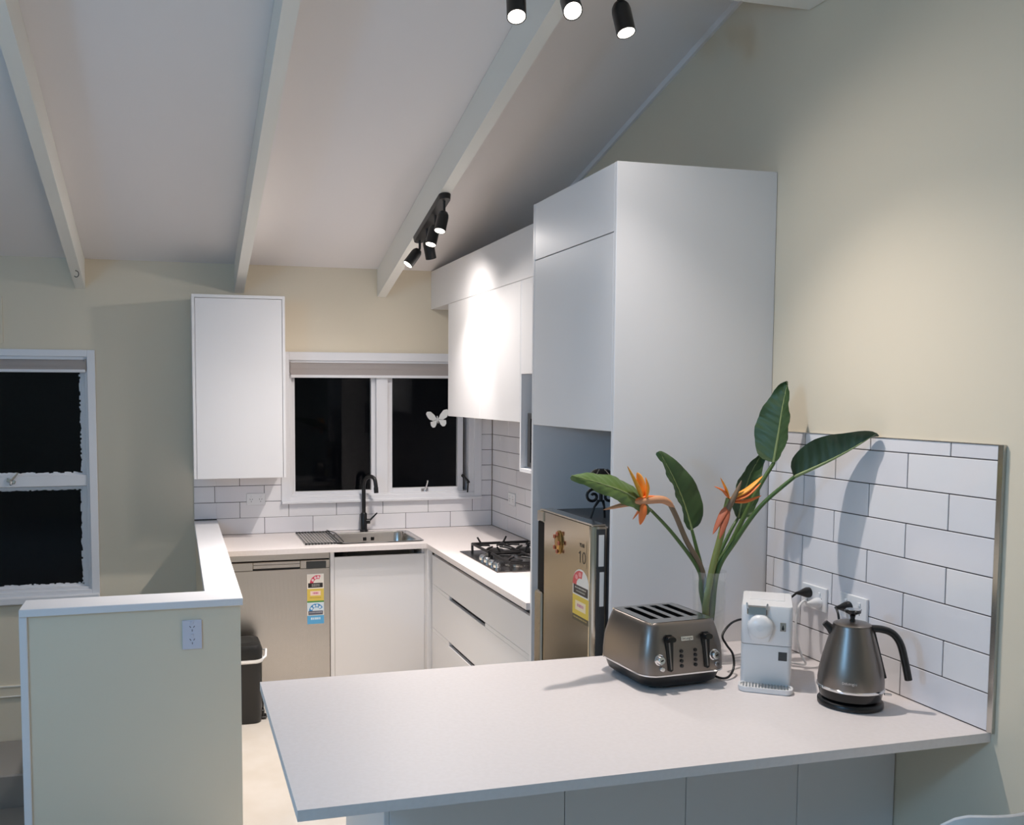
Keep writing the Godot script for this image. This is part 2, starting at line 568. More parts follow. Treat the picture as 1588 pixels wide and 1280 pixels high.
# rows of 300 x 100 tiles; s is the coordinate along the wall, returns rectangles clipped to [s0, s1] x [y0, y1]
func lay(parent: Node3D, s0: float, s1: float, y0: float, y1: float, off: float, place: Callable):
	var gap := 0.0016
	for m in range(0, 12):
		var ya: float = max(0.9 + 0.101 * m, y0)
		var yb: float = min(0.9 + 0.101 * (m + 1), y1)
		if yb - ya < 0.012: continue
		var o := off + (0.151 if m % 2 else 0.0)
		var k := floori((s0 - o) / 0.302) - 1
		while o + 0.302 * k < s1:
			var a: float = max(o + 0.302 * k, s0)
			var b: float = min(o + 0.302 * (k + 1), s1)
			if b - a > 0.008:
				place.call(parent, a + (gap if a > s0 + 0.001 else 0.0), b - (gap if b < s1 - 0.001 else 0.0), ya + gap, yb - (gap if yb < y1 - 0.001 else 0.0), (k * 7 + m * 5) % 3)
			k += 1

func splashbacks():
	var on_right := func(p, a, b, c, d, i):
		pbox(p, "tile", Vector3(-0.009, c, a), Vector3(-0.002, d, b), M["tile%d" % absi(i)], 0.0012)
	var on_back := func(p, a, b, c, d, i):
		pbox(p, "tile", Vector3(a, c, 0.002), Vector3(b, d, 0.009), M["tile%d" % absi(i)], 0.0012)
	var wr := get_node("wall_right")
	# by the peninsula
	var s := pbox(wr, "splashback", Vector3(-0.0065, 0.9, 2.984), Vector3(-0.0005, 1.646, 3.936), M.grout, 0)
	var c: Vector3 = s.position
	var holder := func(base: MeshInstance3D, f: Callable): return func(p, a, b, cc, d, i):
		f.call(p, a, b, cc, d, i)
		var t: Node3D = p.get_child(p.get_child_count() - 1)
		t.position -= base.position
	lay(s, 2.989, 3.9353, 0.9015, 1.6455, 3.9353, holder.call(s, on_right))
	pbox(wr, "edge_strip", Vector3(-0.011, 0.9, 3.936), Vector3(-0.0005, 1.648, 3.953), M.steel_smooth, 0.001)
	pbox(wr, "edge_strip", Vector3(-0.011, 1.6455, 2.986), Vector3(-0.0005, 1.648, 3.936), M.steel_smooth, 0.0005)
	# behind the hob
	s = pbox(wr, "splashback", Vector3(-0.0065, 0.9, 0.0), Vector3(-0.0005, 1.75, 2.234), M.grout, 0)
	lay(s, 0.012, 2.232, 0.9015, 1.748, 0.012, holder.call(s, on_right))
	var wb := get_node("wall_back")
	for q in [[-1.931, -1.797, 0.9955, 1.32], [-1.797, -0.0125, 0.9, 1.0015], [-1.797, -1.4005, 1.0015, 1.32], [-1.4005, -0.085, 1.0015, 1.083], [-0.085, -0.0125, 1.0015, 1.75]]:
		s = pbox(wb, "splashback", Vector3(q[0], q[2], 0.0005), Vector3(q[1], q[3], 0.0065), M.grout, 0)
		lay(s, q[0], q[1], q[2], q[3], -0.2973 - 0.302 * 8, holder.call(s, on_back))

func door(parent: Node3D, a: Vector3, b: Vector3, called := "door") -> MeshInstance3D:
	return pbox(parent, called, a, b, M.cabinet, 0.0015)

func cabinets():
	# left wall cabinet
	var o := thing("wall_cabinet", "single white wall cabinet left of the kitchen window", "cabinet", Vector3(-1.67, 1.278, 0))
	var d := 0.33
	var mb := MB.new()
	mb.box2(Vector3(-0.265, 0, 0.0095), Vector3(-0.249, 1.062, d), 0.001)
	mb.box2(Vector3(0.249, 0, 0.0095), Vector3(0.265, 1.062, d), 0.001)
	mb.box2(Vector3(-0.249, 1.044, 0.0095), Vector3(0.249, 1.062, d), 0.001)
	mb.box2(Vector3(-0.249, 0.0, 0.0095), Vector3(0.249, 0.016, d - 0.02), 0.001)
	mb.box2(Vector3(-0.249, 0.016, 0.0095), Vector3(0.249, 1.044, 0.014))
	put(o, "body", mb.done(), M.cabinet)
	door(o, Vector3(-0.247, 0.0, d - 0.019), Vector3(0.247, 1.042, d - 0.002))
	# overhead cabinets on the right wall
	o = thing("overhead_cabinet", "white overhead cabinet with spotlit doors along the right wall above the hob", "cabinet", Vector3(0, 1.638, 0))
	pbox(o, "body", Vector3(-0.41, 0.004, 0.402), Vector3(-0.0095, 0.672, 1.625), M.carcass)
	pbox(o, "end_panel", Vector3(-0.43, 0, 0.40), Vector3(-0.0095, 0.676, 0.401), M.cabinet, 0)
	for q in [[0.401, 1.011], [1.013, 1.624]]:
		door(o, Vector3(-0.43, 0.0, q[0]), Vector3(-0.411, 0.675, q[1]))
	door(o, Vector3(-0.43, 0.677, 0.002), Vector3(-0.0095, 0.918, 2.233), "bulkhead")
	# microwave housing
	o = thing("microwave_cabinet", "white open microwave shelf between the overhead doors and the fridge cabinet", "cabinet", Vector3(0, 1.40, 1.625))
	mb = MB.new()
	mb.box2(Vector3(-0.43, 0.0, 0.001), Vector3(-0.0095, 0.914, 0.017), 0.001)
	mb.box2(Vector3(-0.43, 0.0, 0.592), Vector3(-0.0095, 0.914, 0.608), 0.001)
	mb.box2(Vector3(-0.43, 0.0, 0.017), Vector3(-0.0095, 0.018, 0.592), 0.001)
	mb.box2(Vector3(-0.41, 0.468, 0.017), Vector3(-0.0095, 0.486, 0.592), 0.001)
	mb.box2(Vector3(-0.016, 0.018, 0.017), Vector3(-0.0095, 0.914, 0.592))
	put(o, "body", mb.done(), M.carcass)
	door(o, Vector3(-0.431, 0.468, 0.018), Vector3(-0.412, 0.913, 0.591))
	# tall fridge housing
	o = thing("fridge_cabinet", "tall white cabinet built round the fridge", "cabinet", Vector3(0, 0, 2.235))
	pbox(o, "side_panel", Vector3(-0.609, 0, 0.0), Vector3(-0.0095, 2.543, 0.018), M.cabinet)
	pbox(o, "side_panel", Vector3(-0.609, 0, 0.73), Vector3(-0.001, 2.543, 0.748), M.cabinet)
	mb = MB.new()
	mb.box2(Vector3(-0.589, 1.652, 0.018), Vector3(-0.0095, 1.67, 0.73))
	mb.box2(Vector3(-0.589, 2.525, 0.018), Vector3(-0.0095, 2.543, 0.73))
	mb.box2(Vector3(-0.0155, 0, 0.018), Vector3(-0.0095, 2.525, 0.73))
	put(o, "carcass", mb.done(), M.carcass)
	door(o, Vector3(-0.6085, 1.648, 0.0185), Vector3(-0.5895, 2.3135, 0.7295))
	door(o, Vector3(-0.6085, 2.3165, 0.0185), Vector3(-0.5895, 2.5425, 0.7295), "top_panel")
	# sink cabinet
	o = thing("sink_cabinet", "white base cabinet with one wide door under the sink", "cabinet", Vector3(-0.895, 0, 0))
	mb = MB.new()
	mb.box2(Vector3(-0.2905, 0.1, 0.03), Vector3(-0.268, 0.868, 0.58))
	mb.box2(Vector3(0.258, 0.1, 0.03), Vector3(0.272, 0.868, 0.558))
	mb.box2(Vector3(-0.268, 0.1, 0.03), Vector3(0.258, 0.116, 0.55))
	mb.box2(Vector3(-0.27, 0.0, 0.05), Vector3(0.27, 0.1, 0.52))
	mb.box2(Vector3(-0.268, 0.116, 0.03), Vector3(0.258, 0.868, 0.04))
	put(o, "body", mb.done(), M.cabinet)
	door(o, Vector3(-0.2665, 0.105, 0.561), Vector3(0.2705, 0.833, 0.58))
	# corner post between the two runs
	o = thing("corner_filler", "narrow white filler post in the inside corner beside the sink door", "filler", Vector3(-0.612, 0, 0.58))
	pbox(o, "post", Vector3(-0.012, 0.0, -0.03), Vector3(0.02, 0.868, 0.06), M.cabinet)
	# drawer unit along the right wall
	o = thing("drawer_unit", "white handleless drawer unit below the hob", "cabinet", Vector3(-0.6, 0, 0.64))
	mb = MB.new()
	# open carcass: back, two ends, floor; the fronts stand off a finger's width below the worktop
	mb.box2(Vector3(0.562, 0.0, 0.0), Vector3(0.58, 0.868, 1.594))
	mb.box2(Vector3(0.02, 0.0, 0.0), Vector3(0.562, 0.868, 0.018))
	mb.box2(Vector3(0.02, 0.0, 1.576), Vector3(0.562, 0.868, 1.594))
	mb.box2(Vector3(0.02, 0.08, 0.018), Vector3(0.562, 0.098, 1.576))
	put(o, "body", mb.done(), M.carcass)
	for q in [[0.6695, 0.838, 0.08], [0.4135, 0.6685, 0.0], [0.1, 0.4125, 0.0]]:
		var lo: float = q[0]
		var hi: float = q[1]
		if q[2] > 0.0:
			door(o, Vector3(0, lo, 0.022), Vector3(0.019, hi, 1.592), "drawer_front")
		else:
			var mb2 := MB.new()
			# front with a finger slot cut out of its top edge
			mb2.box2(Vector3(0, lo, 0.022), Vector3(0.019, hi - 0.022, 1.592), 0.0015)
			mb2.box2(Vector3(0, hi - 0.022, 0.022), Vector3(0.019, hi, 0.37), 0.0015)
			mb2.box2(Vector3(0, hi - 0.022, 0.985), Vector3(0.019, hi, 1.592), 0.0015)
			put(o, "drawer_front", mb2.done(), M.cabinet)
	# peninsula base
	o = thing("peninsula_cabinet", "white panelled back of the peninsula cabinets under the benchtop", "cabinet", Vector3(0, 0, 3.06))
	pbox(o, "body", Vector3(-1.525, 0, 0.02), Vector3(-0.02, 0.872, 0.54), M.carcass, 0)
	pbox(o, "end_panel", Vector3(-1.54, 0, 0.01), Vector3(-1.5255, 0.874, 0.558), M.cabinet)
	for q in [[-1.525, -1.05], [-1.048, -0.69], [-0.688, -0.334], [-0.332, -0.003]]:
		pbox(o, "back_panel", Vector3(q[0], 0, 0.541), Vector3(q[1], 0.874, 0.56), M.cabinet, 0.001)

func worktops():
	var o := thing("worktop", "white stone worktop running round the corner under the window and hob", "worktop", Vector3(0, 0.87, 0))
	var mb := MB.new()
	var t := 0.03
	for q in [[-1.80, -1.12, 0.0095, 0.625], [-1.12, -0.64, 0.0095, 0.105], [-1.12, -0.64, 0.525, 0.625], [-0.64, -0.0095, 0.0095, 0.625], [-0.625, -0.0095, 0.625, 2.234]]:
		mb.box2(Vector3(q[0], 0, q[2]), Vector3(q[1], t, q[3]), 0.0008)
	put(o, "slab", mb.done(), M.stone)
	o = thing("benchtop", "large white stone benchtop of the peninsula in front", "benchtop", Vector3(0, 0.875, 0))
	mb = MB.new()
	var poly := PackedVector2Array([Vector2(-1.797, 3.036), Vector2(-0.615, 3.036), Vector2(-0.615, 2.984), Vector2(-0.001, 2.984), Vector2(-0.001, 3.942), Vector2(-1.797, 3.942)])
	mb.prism(poly, -0.025, 0.0, Transform3D(Basis(Vector3(1, 0, 0), Vector3(0, 0, 1), Vector3(0, -1, 0)), Vector3.ZERO))
	put(o, "slab", mb.done(), M.stone)

# ---------------------------------------------------------------- printed stickers
func arc(img: Image, cx: int, cy: int, r0: float, r1: float, a0: float, a1: float, col: Color):
	for y in img.get_height():
		for x in img.get_width():
			var d := Vector2(x - cx, cy - y)
			var a := d.angle()
			if d.length() > r0 and d.length() < r1 and a > a0 and a < a1: img.set_pixel(x, y, col)

func sticker_mat(img: Image) -> StandardMaterial3D:
	img.generate_mipmaps()
	var m := StandardMaterial3D.new()
	m.albedo_texture = ImageTexture.create_from_image(img)
	m.roughness = 0.4
	return m

func print_lines(img: Image, x: int, y: int, w: int, h: int, col: Color, sd: int):
	var rng := RandomNumberGenerator.new()
	rng.seed = sd
	var cx := x
	while cx < x + w:
		var l := rng.randi_range(2, 5)
		img.fill_rect(Rect2i(cx, y, min(l, x + w - cx), h), col)
		cx += l + 2

func dish_label() -> StandardMaterial3D:
	var img := Image.create(64, 176, false, Image.FORMAT_RGB8)
	img.fill(Color8(238, 232, 224))
	arc(img, 40, 34, 17, 30, 1.2, PI, Color8(214, 62, 92))
	for k in 3: arc(img, 40 + int(cos(1.45 + k * 0.55) * 23.5), 34 - int(sin(1.45 + k * 0.55) * 23.5), 0, 4.5, -4, 4, Color8(240, 220, 222))
	img.fill_rect(Rect2i(4, 32, 56, 16), Color8(38, 34, 36))
	print_lines(img, 18, 36, 30, 3, Color8(220, 220, 215), 1)
	print_lines(img, 18, 41, 30, 3, Color8(200, 200, 195), 2)
	img.fill_rect(Rect2i(0, 52, 64, 44), Color8(222, 196, 92))
	img.fill_rect(Rect2i(12, 60, 40, 16), Color8(246, 218, 206))
	print_lines(img, 22, 64, 22, 7, Color8(198, 92, 140), 3)
	print_lines(img, 10, 82, 44, 3, Color8(180, 150, 70), 4)
	img.fill_rect(Rect2i(0, 95, 64, 5), Color8(60, 140, 70))
	img.fill_rect(Rect2i(0, 100, 64, 32), Color8(214, 228, 240))
	arc(img, 34, 132, 15, 28, 0.5, PI - 0.1, Color8(44, 132, 200))
	for k in 4: arc(img, 34 + int(cos(0.8 + k * 0.6) * 21.5), 132 - int(sin(0.8 + k * 0.6) * 21.5), 0, 4.5, -4, 4, Color8(220, 234, 245))
	img.fill_rect(Rect2i(4, 130, 56, 14), Color8(92, 96, 112))
	print_lines(img, 8, 134, 48, 3, Color8(200, 205, 214), 5)
	img.fill_rect(Rect2i(0, 146, 64, 30), Color8(92, 172, 224))
	print_lines(img, 14, 153, 36, 8, Color8(225, 240, 250), 6)
	return sticker_mat(img)

func fridge_label() -> StandardMaterial3D:
	var img := Image.create(80, 144, false, Image.FORMAT_RGB8)
	img.fill(Color8(236, 232, 224))
	arc(img, 40, 46, 22, 42, 1.35, PI, Color8(224, 82, 84))
	for k in 2: arc(img, 40 + int(cos(1.75 + k * 0.6) * 32), 46 - int(sin(1.75 + k * 0.6) * 32), 0, 7, -4, 4, Color8(244, 160, 160))
	img.fill_rect(Rect2i(4, 46, 72, 24), Color8(36, 34, 36))
	print_lines(img, 12, 51, 56, 4, Color8(210, 210, 200), 7)
	print_lines(img, 18, 60, 44, 4, Color8(190, 190, 180), 8)
	img.fill_rect(Rect2i(0, 74, 80, 58), Color8(232, 200, 74))
	img.fill_rect(Rect2i(14, 88, 52, 26), Color8(246, 226, 190))
	print_lines(img, 24, 96, 32, 8, Color8(196, 96, 150), 9)
	img.fill_rect(Rect2i(0, 128, 80, 16), Color8(72, 62, 40))
	print_lines(img, 6, 133, 66, 4, Color8(190, 170, 100), 10)
	return sticker_mat(img)

# flat card with uv, in the plane given by its corner, right and up vectors
func card(parent: Node, called: String, p: Vector3, right: Vector3, up: Vector3, m: Material, arched := false) -> MeshInstance3D:
	var st := SurfaceTool.new()
	st.begin(Mesh.PRIMITIVE_TRIANGLES)
	var n := right.cross(up).normalized()
	var th := n * 0.0006
	var uv := [Vector2(0, 1)]
	if arched:
		for k in 13: uv.append(Vector2(0.5 - 0.5 * cos(PI * k / 12.0), 0.3 - 0.3 * sin(PI * k / 12.0)))
	else:
		uv.append(Vector2(0, 0)); uv.append(Vector2(1, 0))
	uv.append(Vector2(1, 1))
	var v := []
	for q in uv: v.append([p + right * q.x + up * (1.0 - q.y) + th, q])
	for i in range(1, v.size() - 1):
		for k in [0, i, i + 1]:
			st.set_normal(n); st.set_uv(v[k][1]); st.add_vertex(v[k][0])
	for i in v.size():
		var a: Vector3 = v[i][0]
		var b: Vector3 = v[(i + 1) % v.size()][0]
		var e := (b - a).cross(n).normalized()
		for q in [a, a - th, b - th, a, b - th, b]:
			st.set_normal(-e); st.set_uv(Vector2(0.02, 0.02)); st.add_vertex(q)
	return put(parent, called, st.commit(), m)

func appliances_back():
	# dishwasher
	var o := thing("dishwasher", "stainless steel dishwasher with energy stickers beside the sink cabinet", "dishwasher", Vector3(-1.486, 0, 0.58))
	pbox(o, "body", Vector3(-0.298, 0.02, -0.54), Vector3(0.298, 0.862, -0.03), M.fridge_side)
	pbox(o, "top_strip", Vector3(-0.298, 0.828, -0.03), Vector3(0.298, 0.866, -0.006), M.steel, 0.002)
	var mb := MB.new()
	mb.box2(Vector3(-0.298, 0.12, -0.03), Vector3(0.298, 0.775, 0.0), 0.003)
	mb.box2(Vector3(-0.298, 0.775, -0.03), Vector3(-0.138, 0.822, 0.0), 0.003)
	mb.box2(Vector3(0.128, 0.775, -0.03), Vector3(0.298, 0.822, 0.0), 0.003)
	mb.box2(Vector3(-0.138, 0.805, -0.03), Vector3(0.128, 0.822, 0.0), 0.003)
	var dd := put(o, "door", mb.done(), M.steel)
	pbox(dd, "handle_recess", Vector3(-0.138, 0.775, -0.03), Vector3(0.128, 0.805, -0.02), M.fridge_side, 0)  # back coloured darker than the steel door, recess shade put into the colour
	pbox(dd, "handle_lip", Vector3(-0.138, 0.784, -0.008), Vector3(0.128, 0.807, 0.0), M.steel, 0.003)
	pbox(dd, "control_panel", Vector3(0.162, 0.776, -0.001), Vector3(0.276, 0.816, 0.0015), M.fridge_side, 0.001)
	card(dd, "energy_sticker", Vector3(0.166, 0.452, 0.0), Vector3(0.096, 0, 0), Vector3(0, 0.29, 0), dish_label())
	pbox(o, "kickboard", Vector3(-0.298, 0.02, -0.05), Vector3(0.298, 0.116, -0.03), M.steel, 0.001)
	# sink
	o = thing("sink", "stainless steel inset sink bowl in the worktop under the window", "sink", Vector3(-0.875, 0.9, 0.315))
	mb = MB.new()
	mb.loft([rrect(0.535, 0.46, 0.05, 0.0004), rrect(0.53, 0.455, 0.05, 0.0028), rrect(0.465, 0.39, 0.06, 0.0028), rrect(0.455, 0.38, 0.06, -0.008), rrect(0.44, 0.36, 0.06, -0.15), rrect(0.40, 0.32, 0.06, -0.165)], false, true)
	put(o, "bowl", mb.done(), M.steel_smooth)
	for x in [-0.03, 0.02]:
		pbox(o, "overflow_slot", Vector3(x, -0.05, -0.189), Vector3(x + 0.022, -0.028, -0.184), M.black, 0.002)  # black blocks, their colour stands in for the darkness of the openings
	plathe(o, "drain", [[0.04, 0.0], [0.04, 0.003], [0.03, 0.001], [0.012, 0.001]], M.chrome, at(0, -0.1645, 0))
	# tap
	o = thing("faucet", "matte black gooseneck tap behind the sink", "tap", Vector3(-0.885, 0.9, 0.055))
	plathe(o, "base", [[0.026, 0.001], [0.026, 0.008], [0.021, 0.012], [0.021, 0.11], [0.016, 0.118]], M.black, at(0, 0, 0), 20)
	ptube(o, "spout", spline([Vector3(0, 0.11, 0), Vector3(0, 0.24, 0), Vector3(0, 0.30, 0), Vector3(0.01, 0.335, 0.012), Vector3(0.034, 0.352, 0.04), Vector3(0.055, 0.338, 0.066), Vector3(0.062, 0.30, 0.076), Vector3(0.064, 0.262, 0.078)], 6), 0.0125, M.black, 12)
	ptube(o, "spray_head", [Vector3(0.063, 0.285, 0.077), Vector3(0.0645, 0.25, 0.0785)], 0.0145, M.black, 12)
	mb = MB.new()
	mb.tube([Vector3(0.012, 0.062, 0), Vector3(0.04, 0.062, 0.004)], 0.016, 14)
	mb.tube([Vector3(0.034, 0.064, 0.003), Vector3(0.085, 0.115, 0.008)], [0.006, 0.005], 8)
	put(o, "lever", mb.done(), M.black)
	# roll-up drying rack
	o = thing("drying_rack", "roll-up wire drying rack lying left of the sink bowl", "rack", Vector3(-1.215, 0.904, 0.295))
	for k in 12:
		var x := -0.10 + 0.0185 * k
		ptube(o, "rod", [Vector3(x, 0.003, -0.22), Vector3(x, 0.003, 0.22)], 0.0027, M.lamp_black, 8)
	for z in [-0.222, 0.222]:
		mb = MB.new()
		for k in 12:
			mb.box(Vector3(-0.10 + 0.0185 * k, 0.003, z), Vector3(0.0125, 0.011, 0.016), 0.003)
		mb.box(Vector3(0.0015, 0.003, z), Vector3(0.215, 0.005, 0.009), 0.001)
		put(o, "edge_strip", mb.done(), M.black)
	ptube(o, "folded_rod", [Vector3(0.09, 0.012, -0.224), Vector3(0.115, 0.02, -0.05), Vector3(0.118, 0.008, 0.22)], 0.003, M.black, 8)
	hob()
	# microwave
	o = thing("microwave", "black fronted microwave on the open shelf beside the fridge cabinet", "microwave", Vector3(-0.23, 1.4185, 1.925))
	pbox(o, "body", Vector3(-0.16, 0.006, -0.245), Vector3(0.18, 0.266, 0.255), M.fridge_side, 0.004)
	pbox(o, "door", Vector3(-0.182, 0.006, -0.245), Vector3(-0.1605, 0.266, 0.14), M.fridge_side, 0.003)
	pbox(o, "control_panel", Vector3(-0.18, 0.006, 0.142), Vector3(-0.1605, 0.266, 0.255), M.black_gloss, 0.003)
	pbox(o, "window_border", Vector3(-0.184, 0.03, -0.2), Vector3(-0.1815, 0.24, 0.1), M.black_gloss, 0.001)
	plathe(o, "dial", [[0.02, 0], [0.018, 0.018], [0.015, 0.02]], M.steel_smooth, along(Vector3(-0.18, 0.07, 0.2), Vector3(-1, 0, 0)), 20)
	# bin
	o = thing("pedal_bin", "slim black pedal bin beside the half wall, with a white bag rim", "bin", Vector3(-1.695, 0, 0.76))
	mb = MB.new()
	mb.loft([rrect(0.17, 0.22, 0.04, 0.002), rrect(0.18, 0.23, 0.045, 0.012), rrect(0.188, 0.245, 0.05, 0.34)], true, true)
	put(o, "body", mb.done(), M.bin)
	mb = MB.new()
	mb.loft([rrect(0.192, 0.25, 0.05, 0.352), rrect(0.192, 0.25, 0.05, 0.40), rrect(0.17, 0.22, 0.045, 0.425), rrect(0.10, 0.14, 0.04, 0.433)])
	put(o, "lid", mb.done(), M.bin)
	mb = MB.new()
	mb.loft([rrect(0.194, 0.25, 0.05, 0.332), rrect(0.204, 0.261, 0.06, 0.34), rrect(0.2, 0.256, 0.05, 0.352), rrect(0.186, 0.245, 0.05, 0.351)], false, false)
	put(o, "bag_rim", mb.done(), M.bag)
	mb = MB.new()
	mb.tube([Vector3(0.09, 0.34, 0.09), Vector3(0.115, 0.35, 0.05), Vector3(0.122, 0.372, 0.0), Vector3(0.11, 0.36, -0.05)], [0.004, 0.007, 0.007, 0.004], 8)
	put(o, "bag_fold", mb.done(), M.bag)
	mb = MB.new()
	mb.box(Vector3(0.098, 0.03, 0.03), Vector3(0.016, 0.045, 0.05), 0.004)
	mb.box(Vector3(0.105, 0.012, 0.03), Vector3(0.03, 0.008, 0.06), 0.003)
	mb.tube([Vector3(0.1, 0.05, 0.02), Vector3(0.102, 0.09, 0.02)], 0.004, 8)
	put(o, "pedal", mb.done(), M.black)

func hob():
	var o := thing("gas_hob", "stainless steel gas hob with black cast iron grates on the worktop", "hob", Vector3(-0.31, 0.9, 1.27))
	pbox(o, "plate", Vector3(-0.215, 0.0005, -0.312), Vector3(0.215, 0.006, 0.312), M.hob_steel, 0.002)
	for q in [[-0.06, -0.17, 0.05], [0.11, -0.17, 0.036], [-0.06, 0.16, 0.036], [0.11, 0.16, 0.045]]:
		var r: float = q[2]
		var b := plathe(o, "burner", [[r + 0.022, 0.006], [r + 0.02, 0.011], [r, 0.012], [r, 0.024], [r - 0.006, 0.027]], M.steel_smooth, at(q[0], 0, q[1]), 28)
		plathe(b, "burner_cap", [[r - 0.002, 0.0245], [r - 0.001, 0.031], [r - 0.006, 0.034], [0.006, 0.035]], M.iron, at(0, 0, 0), 28)
	for k in 2:
		var z0 := -0.17 if k == 0 else 0.16
		var mb := MB.new()
		var y := 0.042
		var x0 := -0.14
		var x1 := 0.19
		var h := 0.145
		for s in [[Vector3(x0, y, z0 - h), Vector3(x1, y, z0 - h)], [Vector3(x0, y, z0 + h), Vector3(x1, y, z0 + h)], [Vector3(x0, y, z0 - h), Vector3(x0, y, z0 + h)], [Vector3(x1, y, z0 - h), Vector3(x1, y, z0 + h)], [Vector3(0.025, y, z0 - h), Vector3(0.025, y, z0 + h)]]:
			mb.tube(s, 0.008, 8)
		for c in [-0.06, 0.11]:
			for a in 4:
				var d := Vector3(cos(a * PI / 2 + PI / 4), 0, sin(a * PI / 2 + PI / 4))
				var p := Vector3(c, y, z0)
				mb.tube([p + d * 0.10, p + d * 0.075 + Vector3(0, 0.006, 0), p + d * 0.03 + Vector3(0, 0.008, 0)], [0.006, 0.006, 0.005], 8)
		for e in [[x0, z0 - h], [x0, z0 + h], [x1, z0 - h], [x1, z0 + h]]:
			mb.tube([Vector3(e[0], 0.006, e[1]), Vector3(e[0], y, e[1])], 0.007, 8)
		for e in [[0.0, -1], [0.13, 1]]:
			mb.tube([Vector3(x0 + 0.05 + e[0], y, z0 - h), Vector3(x0 + 0.05 + e[0] + 0.02 * e[1], y + 0.035, z0 - h - 0.004)], [0.006, 0.005], 8)
		put(o, "grate", mb.done(), M.iron)
	for k in 4:
		plathe(o, "knob", [[0.019, 0.006], [0.018, 0.02], [0.016, 0.03], [0.013, 0.032]], M.chrome, at(-0.178, 0, -0.02 + 0.075 * k), 20)

